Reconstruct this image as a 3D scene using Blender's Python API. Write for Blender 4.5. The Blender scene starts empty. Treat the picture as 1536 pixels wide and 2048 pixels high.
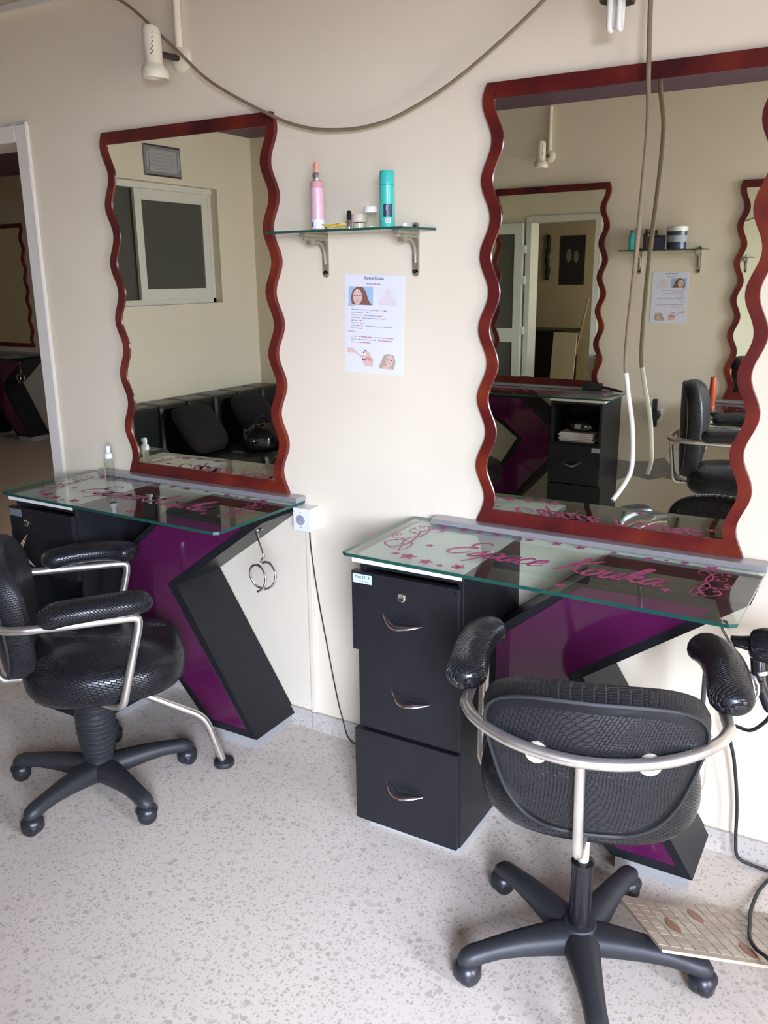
import bpy, math, random
from mathutils import Vector, Matrix
random.seed(7)
C = bpy.context.scene.collection
PI = math.pi

# ------------------------------------------------------------------ camera, world, light, exposure
cam_d = bpy.data.cameras.new('camera'); cam = bpy.data.objects.new('camera', cam_d); C.objects.link(cam)
yaw, pit, rol = math.radians(30.5785), math.radians(15.298), math.radians(-0.601)
fwd = Vector((-math.sin(yaw)*math.cos(pit), math.cos(yaw)*math.cos(pit), -math.sin(pit)))
rgt = Vector((math.cos(yaw), math.sin(yaw), 0)); upv = rgt.cross(fwd)
r2 = math.cos(rol)*rgt + math.sin(rol)*upv; u2 = -math.sin(rol)*rgt + math.cos(rol)*upv
Mx = Matrix((r2, u2, -fwd)).transposed().to_4x4(); Mx.translation = Vector((0, -2.3208, 1.6024))
cam.matrix_world = Mx
cam_d.sensor_fit = 'VERTICAL'; cam_d.sensor_height = 24.0; cam_d.lens = 1722.65/2048*24.0
cam_d.clip_start = 0.02; cam_d.clip_end = 100
bpy.context.scene.camera = cam
vs = bpy.context.scene.view_settings
vs.view_transform = 'Standard'; vs.look = 'None'; vs.exposure = 0.0; vs.gamma = 1.0; vs.use_curve_mapping = False

world = bpy.data.worlds.new('World'); bpy.context.scene.world = world; world.use_nodes = True
wn = world.node_tree.nodes; bg = wn['Background']; bg.inputs[0].default_value = (0.80, 0.88, 1.0, 1); bg.inputs[1].default_value = 1.0

def area(name, loc, target, sx, sy, power, col):
    l = bpy.data.lights.new(name, 'AREA'); l.shape = 'RECTANGLE'; l.size = sx; l.size_y = sy; l.energy = power; l.color = col
    o = bpy.data.objects.new(name, l); C.objects.link(o); o.location = loc
    o.rotation_euler = (Vector(target)-Vector(loc)).to_track_quat('-Z', 'Y').to_euler(); return o
# daylight: open sky outside the shop windows on the right and behind the camera, sunlit pavement below, plus an added fill lamp to brighten the next room
area('sky_light_front', (4.8, -7.0, 3.2), (-0.4, -0.3, 0.8), 4.6, 3.6, 3900, (0.78, 0.895, 1.19))
area('sky_light_side', (6.6, -1.5, 3.0), (0.0, -1.6, 0.8), 4.0, 3.6, 2300, (0.78, 0.89, 1.12))
area('pavement_light', (5.4, -2.4, 0.02), (-0.6, -1.6, 2.6), 3.0, 3.0, 190, (1.0, 0.76, 0.46))
area('next_room_fill', (-2.45, 2.3, 1.6), (-7.0, 2.6, 1.2), 1.1, 1.2, 30, (1.0, 0.90, 0.74))

# ------------------------------------------------------------------ materials
def newmat(name):
    m = bpy.data.materials.new(name); m.use_nodes = True
    return m, m.node_tree.nodes, m.node_tree.links, m.node_tree.nodes['Principled BSDF']
def mat(name, col, rough=0.5, metal=0.0, var=0.0, vscale=8.0, bump=0.0, bscale=60.0, spec=0.5, rvar=0.0, coat=0.0):
    m, n, l, b = newmat(name)
    b.inputs['Base Color'].default_value = (*col, 1); b.inputs['Roughness'].default_value = rough
    b.inputs['Metallic'].default_value = metal; b.inputs['Specular IOR Level'].default_value = spec
    b.inputs['Coat Weight'].default_value = coat
    tc = n.new('ShaderNodeTexCoord')
    if var or rvar:
        t = n.new('ShaderNodeTexNoise'); t.inputs['Scale'].default_value = vscale; t.inputs['Detail'].default_value = 6
        l.new(tc.outputs['Object'], t.inputs['Vector'])
        if var:
            mx = n.new('ShaderNodeMix'); mx.data_type = 'RGBA'
            mx.inputs['A'].default_value = (*[c*(1-var) for c in col], 1); mx.inputs['B'].default_value = (*[min(1, c*(1+var)) for c in col], 1)
            l.new(t.outputs['Fac'], mx.inputs['Factor']); l.new(mx.outputs['Result'], b.inputs['Base Color'])
        if rvar:
            mr = n.new('ShaderNodeMapRange'); mr.inputs['To Min'].default_value = max(0, rough-rvar); mr.inputs['To Max'].default_value = rough+rvar
            l.new(t.outputs['Fac'], mr.inputs['Value']); l.new(mr.outputs['Result'], b.inputs['Roughness'])
    if bump:
        t2 = n.new('ShaderNodeTexNoise'); t2.inputs['Scale'].default_value = bscale; t2.inputs['Detail'].default_value = 4
        l.new(tc.outputs['Object'], t2.inputs['Vector'])
        bp = n.new('ShaderNodeBump'); bp.inputs['Strength'].default_value = bump; bp.inputs['Distance'].default_value = 0.004
        l.new(t2.outputs['Fac'], bp.inputs['Height']); l.new(bp.outputs['Normal'], b.inputs['Normal'])
    return m

def terrazzo(name, base):
    m, n, l, b = newmat(name)
    tc = n.new('ShaderNodeTexCoord'); b.inputs['Roughness'].default_value = 0.42
    prev = None
    cloud = n.new('ShaderNodeTexNoise'); cloud.inputs['Scale'].default_value = 2.5; cloud.inputs['Detail'].default_value = 5
    l.new(tc.outputs['Object'], cloud.inputs['Vector'])
    m0 = n.new('ShaderNodeMix'); m0.data_type = 'RGBA'
    m0.inputs['A'].default_value = (*[c*0.9 for c in base], 1); m0.inputs['B'].default_value = (*[min(1, c*1.08) for c in base], 1)
    l.new(cloud.outputs['Fac'], m0.inputs['Factor']); prev = m0.outputs['Result']
    for sc, thr, dark in ((170, 0.60, 0.90), (95, 0.68, 0.86), (52, 0.86, 0.86)):
        v = n.new('ShaderNodeTexVoronoi'); v.inputs['Scale'].default_value = sc; v.inputs['Randomness'].default_value = 1.0
        l.new(tc.outputs['Object'], v.inputs['Vector'])
        sp = n.new('ShaderNodeSeparateColor'); l.new(v.outputs['Color'], sp.inputs['Color'])
        gt = n.new('ShaderNodeMath'); gt.operation = 'GREATER_THAN'; gt.inputs[1].default_value = thr; l.new(sp.outputs['Red'], gt.inputs[0])
        ds = n.new('ShaderNodeMath'); ds.operation = 'LESS_THAN'; ds.inputs[1].default_value = 0.42; l.new(v.outputs['Distance'], ds.inputs[0])
        ml = n.new('ShaderNodeMath'); ml.operation = 'MULTIPLY'; l.new(gt.outputs[0], ml.inputs[0]); l.new(ds.outputs[0], ml.inputs[1])
        cr = n.new('ShaderNodeMix'); cr.data_type = 'RGBA'
        cr.inputs['A'].default_value = (base[0]*dark, base[1]*dark*0.98, base[2]*dark*0.96, 1)
        cr.inputs['B'].default_value = (base[0]*(dark-.20), base[1]*(dark-.22), base[2]*(dark-.25), 1)
        l.new(sp.outputs['Green'], cr.inputs['Factor'])
        mx = n.new('ShaderNodeMix'); mx.data_type = 'RGBA'
        l.new(ml.outputs[0], mx.inputs['Factor']); l.new(prev, mx.inputs['A']); l.new(cr.outputs['Result'], mx.inputs['B'])
        prev = mx.outputs['Result']
    l.new(prev, b.inputs['Base Color']); return m

def weave(name, col, rough, bw=0.014, bh=0.007, strength=0.6, fleck=0.0, rot=0.55):
    m, n, l, b = newmat(name)
    uv = n.new('ShaderNodeUVMap'); uv.uv_map = 'UVMap'
    br = n.new('ShaderNodeTexBrick'); br.inputs['Scale'].default_value = 1.0; br.offset = 0.5
    br.inputs['Brick Width'].default_value = bw; br.inputs['Row Height'].default_value = bh; br.inputs['Mortar Size'].default_value = bh*0.16
    br.inputs['Mortar Smooth'].default_value = 1.0
    mp = n.new('ShaderNodeMapping'); mp.inputs['Rotation'].default_value = (0, 0, rot)
    l.new(uv.outputs['UV'], mp.inputs['Vector']); l.new(mp.outputs['Vector'], br.inputs['Vector'])
    br.inputs['Color1'].default_value = (*col, 1); br.inputs['Color2'].default_value = (*[c*1.25 for c in col], 1)
    br.inputs['Mortar'].default_value = (*[c*0.5+fleck for c in col], 1)
    l.new(br.outputs['Color'], b.inputs['Base Color'])
    inv = n.new('ShaderNodeMath'); inv.operation = 'SUBTRACT'; inv.inputs[0].default_value = 1.0; l.new(br.outputs['Fac'], inv.inputs[1])
    nz = n.new('ShaderNodeTexNoise'); nz.inputs['Scale'].default_value = 9; tc = n.new('ShaderNodeTexCoord'); l.new(tc.outputs['Object'], nz.inputs['Vector'])
    ad = n.new('ShaderNodeMath'); ad.operation = 'ADD'; l.new(inv.outputs[0], ad.inputs[0]); ad.inputs[1].default_value = 0
    bp = n.new('ShaderNodeBump'); bp.inputs['Strength'].default_value = strength; bp.inputs['Distance'].default_value = 0.0025
    l.new(ad.outputs[0], bp.inputs['Height']); l.new(bp.outputs['Normal'], b.inputs['Normal'])
    b.inputs['Roughness'].default_value = rough; b.inputs['Specular IOR Level'].default_value = 0.45
    return m

def glass(name, tint, ior=1.5, rough=0.0, spec=1.0):
    m, n, l, b = newmat(name); n.remove(b); out = n['Material Output']
    tr = n.new('ShaderNodeBsdfTransparent'); tr.inputs['Color'].default_value = (*tint, 1)
    gl = n.new('ShaderNodeBsdfGlossy'); gl.inputs['Roughness'].default_value = rough; gl.inputs['Color'].default_value = (spec, spec, spec, 1)
    fr = n.new('ShaderNodeFresnel'); fr.inputs['IOR'].default_value = ior
    ge = n.new('ShaderNodeNewGeometry'); inv = n.new('ShaderNodeMath'); inv.operation = 'SUBTRACT'; inv.inputs[0].default_value = 1.0; l.new(ge.outputs['Backfacing'], inv.inputs[1])
    fm = n.new('ShaderNodeMath'); fm.operation = 'MULTIPLY'; l.new(fr.outputs[0], fm.inputs[0]); l.new(inv.outputs[0], fm.inputs[1])
    mx = n.new('ShaderNodeMixShader'); l.new(fm.outputs[0], mx.inputs[0]); l.new(tr.outputs[0], mx.inputs[1]); l.new(gl.outputs[0], mx.inputs[2])
    l.new(mx.outputs[0], out.inputs['Surface']); return m

def frame_mat(name):
    m, n, l, b = newmat(name)
    tc = n.new('ShaderNodeTexCoord')
    nz = n.new('ShaderNodeTexNoise'); nz.inputs['Scale'].default_value = 14; nz.inputs['Detail'].default_value = 8; l.new(tc.outputs['Object'], nz.inputs['Vector'])
    vo = n.new('ShaderNodeTexNoise'); vo.inputs['Scale'].default_value = 3.2; vo.inputs['Detail'].default_value = 2; l.new(tc.outputs['Object'], vo.inputs['Vector'])
    ad = n.new('ShaderNodeMath'); ad.operation = 'MULTIPLY_ADD'; ad.inputs[1].default_value = 0.45; l.new(nz.outputs['Fac'], ad.inputs[0]); l.new(vo.outputs['Fac'], ad.inputs[2])
    cr = n.new('ShaderNodeValToRGB'); e = cr.color_ramp.elements
    e[0].position = 0.50; e[0].color = (0.045, 0.004, 0.006, 1); e[1].position = 1.0; e[1].color = (0.23, 0.034, 0.010, 1)
    k = cr.color_ramp.elements.new(0.72); k.color = (0.105, 0.009, 0.008, 1)
    l.new(ad.outputs[0], cr.inputs['Fac']); l.new(cr.outputs['Color'], b.inputs['Base Color'])
    b.inputs['Roughness'].default_value = 0.34; b.inputs['Specular IOR Level'].default_value = 0.4
    return m

M = dict(
    wall=mat('wall_paint', (0.78, 0.69, 0.53), 0.7, var=0.05, vscale=3.5, bump=0.12, bscale=40),
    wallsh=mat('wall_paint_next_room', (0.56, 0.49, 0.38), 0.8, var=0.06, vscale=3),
    ceil=mat('purple_ceiling_paint', (0.12, 0.065, 0.11), 0.6, var=0.05),
    floor=terrazzo('terrazzo', (0.70, 0.61, 0.515)),
    base=terrazzo('terrazzo_skirting', (0.52, 0.47, 0.41)),
    trim=mat('cream_gloss_paint', (0.72, 0.68, 0.60), 0.35, var=0.04),
    alu=mat('white_aluminium', (0.72, 0.74, 0.68), 0.35),
    black=mat('black_laminate', (0.013, 0.013, 0.015), 0.40, var=0.25, vscale=20, rvar=0.06, bump=0.05, bscale=300, spec=0.3),
    blackedge=mat('black_board_edge', (0.02, 0.02, 0.022), 0.5),
    purple=mat('purple_acrylic', (0.082, 0.008, 0.050), 0.08, var=0.06, vscale=60, spec=0.6),
    white=mat('white_board', (0.78, 0.76, 0.72), 0.5, var=0.03),
    rail=mat('grey_aluminium_rail', (0.42, 0.41, 0.41), 0.35, metal=0.55, var=0.08),
    plinth=mat('grey_plinth', (0.36, 0.35, 0.33), 0.6, var=0.1, vscale=12),
    chrome=mat('chrome', (0.82, 0.81, 0.79), 0.16, metal=1.0),
    oldchrome=mat('worn_chrome', (0.70, 0.66, 0.60), 0.3, metal=0.9, var=0.22, vscale=14, rvar=0.1),
    beigerod=mat('greased_rod', (0.62, 0.54, 0.42), 0.4, metal=0.3, var=0.1),
    mirror=mat('mirror_silvering', (0.81, 0.82, 0.72), 0.0, metal=1.0),
    frame=frame_mat('red_lacquer_frame'),
    glass=glass('table_glass', (0.90, 0.95, 0.92)),
    glassedge=mat('green_glass_edge', (0.014, 0.07, 0.055), 0.12),
    clear=glass('clear_plastic', (0.93, 0.95, 0.93), 1.45),
    decal=mat('magenta_paint', (0.42, 0.055, 0.17), 0.4, var=0.1, vscale=40),
    seat=weave('black_woven_leatherette', (0.012, 0.012, 0.014), 0.27, strength=1.0),
    back=weave('grey_black_woven_vinyl', (0.011, 0.011, 0.013), 0.42, bw=0.013, bh=0.0075, strength=0.9, fleck=0.012, rot=1.5708),
    plastic=mat('dusty_black_plastic', (0.022, 0.0225, 0.025), 0.5, var=0.3, vscale=10),
    wheel=mat('black_caster_plastic', (0.016, 0.016, 0.02), 0.33),
    gloss=mat('gloss_black_plastic', (0.012, 0.012, 0.014), 0.15),
    rubber=mat('black_rubber', (0.02, 0.02, 0.02), 0.6),
    bracket=mat('olive_grey_metal', (0.32, 0.30, 0.22), 0.4, metal=0.5, var=0.2, vscale=25),
    lamp=mat('cream_lamp_enamel', (0.74, 0.69, 0.53), 0.28),
    lampin=mat('dark_lamp_inside', (0.10, 0.085, 0.05), 0.4),
    darkmetal=mat('dark_metal', (0.06, 0.055, 0.045), 0.35, metal=0.7),
    tube=mat('cfl_tube_glass', (0.80, 0.78, 0.74), 0.25),
    cord=mat('tan_braided_cord', (0.215, 0.16, 0.10), 0.75, var=0.25, vscale=120, bump=0.3, bscale=400),
    cordw=mat('cream_cable', (0.60, 0.55, 0.46), 0.6, var=0.12, vscale=30),
    plasticw=mat('white_plastic', (0.80, 0.80, 0.79), 0.35),
    paper=mat('white_paper', (0.76, 0.76, 0.86), 0.6),
    ink=mat('grey_ink', (0.10, 0.10, 0.13), 0.7), inkl=mat('pale_grey_ink', (0.33, 0.33, 0.38), 0.7), inkr=mat('red_ink', (0.50, 0.13, 0.17), 0.7),
    skin=mat('print_skin', (0.72, 0.50, 0.42), 0.6), skinl=mat('print_pale_skin', (0.76, 0.73, 0.78), 0.6), paleneck=mat('print_pale_neck', (0.74, 0.66, 0.67), 0.6),
    hair=mat('print_brown_hair', (0.22, 0.10, 0.075), 0.6), blond=mat('print_blond_hair', (0.48, 0.38, 0.27), 0.6),
    blue=mat('print_blue', (0.36, 0.52, 0.70), 0.6), rose=mat('print_rose', (0.62, 0.30, 0.29), 0.6), dark=mat('print_dark', (0.10, 0.035, 0.06), 0.6),
    sticker=mat('pale_blue_sticker', (0.50, 0.62, 0.72), 0.45),
    greysticker=mat('grey_sticker', (0.16, 0.17, 0.20), 0.5),
    pink=mat('pink_label', (0.66, 0.33, 0.36), 0.3, var=0.12, vscale=60), coral=mat('coral_plastic', (0.72, 0.36, 0.26), 0.3), pinkp=mat('pale_pink_label', (0.70, 0.45, 0.50), 0.3, var=0.08, vscale=90),
    teal=mat('teal_can', (0.055, 0.50, 0.43), 0.25), navy=mat('navy_label', (0.025, 0.03, 0.07), 0.35),
    yellow=mat('yellow_foil', (0.72, 0.58, 0.06), 0.35), brown=mat('brown_paper', (0.22, 0.11, 0.05), 0.6),
    liquid=mat('pale_yellow_liquid', (0.66, 0.62, 0.46), 0.2), cream=mat('cream_pot', (0.66, 0.56, 0.46), 0.4),
    silver=mat('silver_collar', (0.75, 0.74, 0.72), 0.2, metal=0.9),
    tile=mat('beige_ceramic', (0.46, 0.37, 0.27), 0.35, var=0.1, vscale=30), leaf=mat('terracotta_print', (0.30, 0.125, 0.07), 0.4, var=0.1, vscale=30),
    tilel=mat('pale_beige_ceramic', (0.54, 0.46, 0.355), 0.35, var=0.08, vscale=40), clay=mat('clay_body', (0.46, 0.36, 0.26), 0.8),
    sofa=mat('black_sofa_leather', (0.012, 0.013, 0.013), 0.33, bump=0.25, bscale=25), cush=mat('dark_plum_fabric', (0.010, 0.0055, 0.009), 0.9),
    bag=mat('glossy_black_vinyl', (0.008, 0.008, 0.01), 0.08, bump=0.5, bscale=14),
    pane=mat('dark_window_glass', (0.085, 0.085, 0.07), 0.12, spec=0.35), plaster=mat('bare_grey_plaster', (0.30, 0.28, 0.25), 0.9, var=0.2, vscale=14, bump=0.4, bscale=30),
    lime=mat('white_plaster', (0.78, 0.77, 0.74), 0.8), printgrey=mat('print_grey', (0.26, 0.24, 0.25), 0.5, var=0.15, vscale=20), printlight=mat('print_light_grey', (0.42, 0.40, 0.38), 0.5),
    orange=mat('orange_red_tube', (0.50, 0.07, 0.03), 0.35), bottlebrown=mat('dark_brown_bottle', (0.05, 0.03, 0.025), 0.25), cream2=mat('cream_lid', (0.68, 0.66, 0.54), 0.4),
    board=mat('off_white_board', (0.70, 0.66, 0.58), 0.6), poster=mat('dark_print', (0.03, 0.028, 0.035), 0.5), wood=mat('pale_wood', (0.42, 0.35, 0.26), 0.6),
    kraft=mat('brown_card', (0.30, 0.22, 0.14), 0.7), paving=mat('sandy_paving', (0.5, 0.42, 0.32), 0.9, var=0.1),
    stain=mat('wall_scuff', (0.58, 0.49, 0.40), 0.8, var=0.1), papers=mat('paper_edges', (0.70, 0.68, 0.62), 0.7),
)

# ------------------------------------------------------------------ mesh helpers
class MB:
    def __init__(s): s.v = []; s.f = []; s.uv = []; s.mi = []
    def add(s, vs, fs, uvs=None, mi=0):
        o = len(s.v); s.v += [tuple(p) for p in vs]
        for i, f in enumerate(fs):
            s.f.append(tuple(o+k for k in f)); s.mi.append(mi)
            s.uv.append(uvs[i] if uvs else [(vs[k][0], vs[k][1]) for k in f])
        return s
    def box(s, x0, x1, y0, y1, z0, z1, mi=0):
        v = [(x0,y0,z0),(x1,y0,z0),(x1,y1,z0),(x0,y1,z0),(x0,y0,z1),(x1,y0,z1),(x1,y1,z1),(x0,y1,z1)]
        return s.add(v, [(0,3,2,1),(4,5,6,7),(0,1,5,4),(1,2,6,5),(2,3,7,6),(3,0,4,7)], mi=mi)
    def prism(s, poly, y0, y1, mi=0, mi_side=None):          # polygon in x,z extruded along y
        n = len(poly); v = [(p[0], y0, p[1]) for p in poly]+[(p[0], y1, p[1]) for p in poly]
        ar = sum(poly[i][0]*poly[(i+1)%n][1]-poly[(i+1)%n][0]*poly[i][1] for i in range(n))
        fr = list(range(n)); bk = list(range(2*n-1, n-1, -1))
        if ar < 0: fr = fr[::-1]; bk = bk[::-1]
        s.add(v, [fr, bk], mi=mi)
        sd = [((i+1)%n, i, n+i, n+(i+1)%n) if ar > 0 else (i, (i+1)%n, n+(i+1)%n, n+i) for i in range(n)]
        return s.add(v, sd, mi=mi if mi_side is None else mi_side)
    def slab(s, poly, z0, z1, mi=0, mi_side=None):           # polygon in x,y extruded along z
        n = len(poly); v = [(p[0], p[1], z0) for p in poly]+[(p[0], p[1], z1) for p in poly]
        ar = sum(poly[i][0]*poly[(i+1)%n][1]-poly[(i+1)%n][0]*poly[i][1] for i in range(n))
        bt = list(range(n-1, -1, -1)); tp = list(range(n, 2*n))
        if ar < 0: bt = bt[::-1]; tp = tp[::-1]
        s.add(v, [bt, tp], mi=mi)
        sd = [(i, (i+1)%n, n+(i+1)%n, n+i) if ar > 0 else ((i+1)%n, i, n+i, n+(i+1)%n) for i in range(n)]
        return s.add(v, sd, mi=mi if mi_side is None else mi_side)
    def lathe(s, prof, c=(0,0,0), n=20, axis='z', mi=0):
        def P(r, h, a):
            x, y = r*math.cos(a), r*math.sin(a)
            if axis == 'z': q = (x, y, h)
            elif axis == 'y': q = (y, h, x)
            else: q = (h, x, y)
            return (c[0]+q[0], c[1]+q[1], c[2]+q[2])
        v = []; f = []
        for r, h in prof:
            for k in range(n): v.append(P(max(r, 1e-5), h, 2*PI*k/n))
        for i in range(len(prof)-1):
            for k in range(n):
                k2 = (k+1) % n; f.append((i*n+k, i*n+k2, (i+1)*n+k2, (i+1)*n+k))
        f.append(tuple(range(n-1, -1, -1))); o = (len(prof)-1)*n; f.append(tuple(range(o, o+n)))
        return s.add(v, f, mi=mi)
    def tube(s, path, r, n=10, closed=False, flat=1.0, ref=None, mi=0):
        path = [Vector(p) for p in path]; m = len(path)
        rs = r if isinstance(r, (list, tuple)) else [r]*m
        v = []; f = []; uvs = []; d = 0.0; ds = []
        up = Vector(ref) if ref else Vector((0, 0, 1)); prevx = None
        for i, p in enumerate(path):
            if i: d += (p-path[i-1]).length
            ds.append(d)
            if closed: t = path[(i+1) % m]-path[i-1]
            else: t = path[min(i+1, m-1)]-path[max(i-1, 0)]
            t.normalize()
            if prevx is None or ref:
                x = t.cross(up)
                if x.length < 1e-3: x = t.cross(Vector((1, 0, 0)))
            else: x = prevx - t*prevx.dot(t)
            x.normalize(); prevx = x; y = x.cross(t)
            # widen at bends is skipped: bends are pre-smoothed
            for k in range(n):
                a = 2*PI*k/n; v.append(p + x*rs[i]*math.cos(a) + y*rs[i]*flat*math.sin(a))
        segs = m if closed else m-1
        for i in range(segs):
            j = (i+1) % m
            for k in range(n):
                k2 = (k+1) % n; f.append((i*n+k2, i*n+k, j*n+k, j*n+k2))
                ua, ub = 2*PI*k/n*rs[i], 2*PI*(k+1)/n*rs[i]
                uvs.append([(ub, ds[i]), (ua, ds[i]), (ua, ds[j]), (ub, ds[j])])
        if not closed:
            f.append(tuple(range(n))); uvs.append([(0, 0)]*n); o = (m-1)*n; f.append(tuple(range(o+n-1, o-1, -1))); uvs.append([(0, 0)]*n)
        return s.add(v, f, uvs, mi=mi)
    def loft(s, rings, uvr, mi=0):                            # closed rings of equal length, capped by fans of their last rings
        n = len(rings[0]); v = [q for r in rings for q in r]; f = []; uvs = []
        for i in range(len(rings)-1):
            for k in range(n):
                k2 = (k+1) % n; f.append((i*n+k, i*n+k2, (i+1)*n+k2, (i+1)*n+k))
                A, B = uvr[i], uvr[i+1]; kk = k+1
                uvs.append([A[k], A[kk], B[kk], B[k]])
        f.append(tuple(range(n-1, -1, -1))); uvs.append([uvr[0][k] for k in range(n-1, -1, -1)])
        o = (len(rings)-1)*n; f.append(tuple(range(o, o+n))); uvs.append([uvr[-1][k] for k in range(n)])
        return s.add(v, f, uvs, mi=mi)
    def build(s, name, m, parent=None, smooth=None, loc=None, bevel=0.0):
        me = bpy.data.meshes.new(name); me.from_pydata(s.v, [], s.f)
        ul = me.uv_layers.new(name='UVMap')
        for p, u in zip(me.polygons, s.uv):
            for li, q in zip(p.loop_indices, u): ul.data[li].uv = q[:2]
        ms = m if isinstance(m, (list, tuple)) else [m]
        for q in ms: me.materials.append(q)
        for p, i in zip(me.polygons, s.mi): p.material_index = i
        if smooth:
            for p in me.polygons: p.use_smooth = True
            me.set_sharp_from_angle(angle=math.radians(smooth))
        me.update()
        o = bpy.data.objects.new(name, me); C.objects.link(o)
        if parent: o.parent = parent
        if loc: o.location = loc
        if bevel:
            b = o.modifiers.new('bevel', 'BEVEL'); b.width = bevel; b.segments = 2; b.limit_method = 'ANGLE'
        return o

def spl(pts, n=6, closed=False):
    P = [Vector(p) for p in pts]; m = len(P); out = []
    rng = range(m if closed else m-1)
    for i in rng:
        if closed: a, b, c, d = P[i-1], P[i], P[(i+1) % m], P[(i+2) % m]
        else: a, b, c, d = P[max(i-1, 0)], P[i], P[i+1], P[min(i+2, m-1)]
        for k in range(n):
            t = k/n
            out.append(0.5*((2*b)+(c-a)*t+(2*a-5*b+4*c-d)*t*t+(3*b-a-3*c+d)*t**3))
    if not closed: out.append(P[-1])
    return out
def rnd(pts, r=0.03, n=5):                                   # polyline with rounded corners
    P = [Vector(p) for p in pts]; out = [P[0]]
    for i in range(1, len(P)-1):
        a, b, c = P[i-1], P[i], P[i+1]; ra = min(r, (a-b).length*.45, (c-b).length*.45)
        s0 = b+(a-b).normalized()*ra; s1 = b+(c-b).normalized()*ra
        for k in range(n+1):
            t = k/n; out.append(s0*(1-t)**2+b*2*t*(1-t)+s1*t*t)
    out.append(P[-1]); return out
def tag(o, label, cat, group=None):
    o['label'] = label; o['category'] = cat
    if group: o['group'] = group
    return o
def thing(name, label, cat, loc=(0,0,0), rz=0.0, group=None):
    o = bpy.data.objects.new(name, None); C.objects.link(o); o.location = loc; o.rotation_euler = (0, 0, rz)
    o.empty_display_size = 0.1
    return tag(o, label, cat, group)
def struct(o): o['kind'] = 'structure'; return o
def copy_tree(o, parent=None):
    c = o.copy(); C.objects.link(c)
    if parent: c.parent = parent
    for ch in list(o.children): copy_tree(ch, c)
    return c
def text_mesh(txt, size, name, m, parent, loc, rot, shear=0.0, align='CENTER', bold=0.0):
    cu = bpy.data.curves.new(name, 'FONT'); cu.body = txt; cu.size = size; cu.align_x = align; cu.shear = shear; cu.offset = bold
    cu.fill_mode = 'FRONT'
    t = bpy.data.objects.new('tmp', cu); C.objects.link(t)
    dg = bpy.context.evaluated_depsgraph_get(); me = bpy.data.meshes.new_from_object(t.evaluated_get(dg)); me.name = name
    bpy.data.objects.remove(t); bpy.data.curves.remove(cu); me.materials.clear(); me.materials.append(m)
    o = bpy.data.objects.new(name, me); C.objects.link(o); o.parent = parent; o.location = loc; o.rotation_euler = rot
    return o
def ribbon(mb, pts, w, z, h=0.0006, taper=True):             # flat painted stroke lying in x,y
    P = [Vector((p[0], p[1], 0)) for p in pts]; m = len(P); L = []; R = []
    for i, p in enumerate(P):
        t = P[min(i+1, m-1)]-P[max(i-1, 0)]
        if t.length < 1e-9: t = Vector((1, 0, 0))
        t.normalize(); nrm = Vector((-t.y, t.x, 0)); k = w*(0.45+0.55*math.sin(PI*(i+.5)/m)) if taper else w
        L.append(p+nrm*k/2); R.append(p-nrm*k/2)
    v = [(q.x, q.y, z+h) for q in L]+[(q.x, q.y, z+h) for q in R]
    mb.add(v, [(m+i, m+i+1, i+1, i) for i in range(m-1)])
def flower(mb, x, y, r, z, rot, petals=5):
    for k in range(petals):
        a = rot+2*PI*k/petals; pts = []
        for q in range(7):
            t = q/6; pts.append((x+math.cos(a)*r*t, y+math.sin(a)*r*t))
        ribbon(mb, pts, r*0.62, z)

# ------------------------------------------------------------------ the setting
YB = -3.10; XL = -4.30; XR = 2.60; ZC = 2.59; YF = 3.60; XF = -9.6
struct(MB().box(XF-.2, XR+.2, YB-.2, YF+.2, -.10, 0).build('floor', M['floor']))
struct(MB().box(XF-.2, XR+.2, YB-.2, YF+.2, ZC, ZC+.1).build('ceiling', M['ceil']))
DX0, DX1, DZ = -3.63, -2.94, 2.11
wb = MB(); wb.box(XF, DX0, 0, .15, 0, ZC); wb.box(DX1, XR, 0, .15, 0, ZC); wb.box(DX0, DX1, 0, .15, DZ, ZC)
wall_back = struct(wb.build('wall_back', M['wall']))
FX0, FX1, FZ = .30, 1.55, 2.12
wq = MB(); wq.box(XL-.25, FX0, YB-.15, YB, 0, ZC); wq.box(FX1, XR+.2, YB-.15, YB, 0, ZC); wq.box(FX0, FX1, YB-.15, YB, FZ, ZC)
struct(wq.build('wall_front', M['wall']))
WY0, WY1, WZ0, WZ1 = -2.70, -1.15, 1.43, 2.21
wl = MB(); wl.box(XL-.16, XL, YB, WY0, 0, ZC); wl.box(XL-.16, XL, WY1, 0, 0, ZC); wl.box(XL-.16, XL, WY0, WY1, 0, WZ0); wl.box(XL-.16, XL, WY0, WY1, WZ1, ZC)
struct(wl.build('wall_left', M['wall']))
SY0, SY1, SZ = -2.9, -1.4, 2.15
wr = MB(); wr.box(XR, XR+.15, YB, SY0, 0, ZC); wr.box(XR, XR+.15, SY1, .15, 0, ZC); wr.box(XR, XR+.15, SY0, SY1, SZ, ZC)
struct(wr.build('wall_right', M['wall']))
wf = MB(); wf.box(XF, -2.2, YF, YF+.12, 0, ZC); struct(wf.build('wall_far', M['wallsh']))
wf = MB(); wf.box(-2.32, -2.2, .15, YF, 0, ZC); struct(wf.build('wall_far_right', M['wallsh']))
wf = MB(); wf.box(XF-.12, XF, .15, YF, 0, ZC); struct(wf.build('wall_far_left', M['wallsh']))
struct(MB().box(-4.75, -4.72, -3.0, -.9, 1.2, 2.4).build('wall_shaft', M['plaster']))
struct(MB().slab([(-2, -12), (12, -12), (12, 3), (XR+.2, 3), (XR+.2, YB-.2), (-2, YB-.2)], -.12, -.02).build('floor_pavement', M['paving']))
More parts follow.
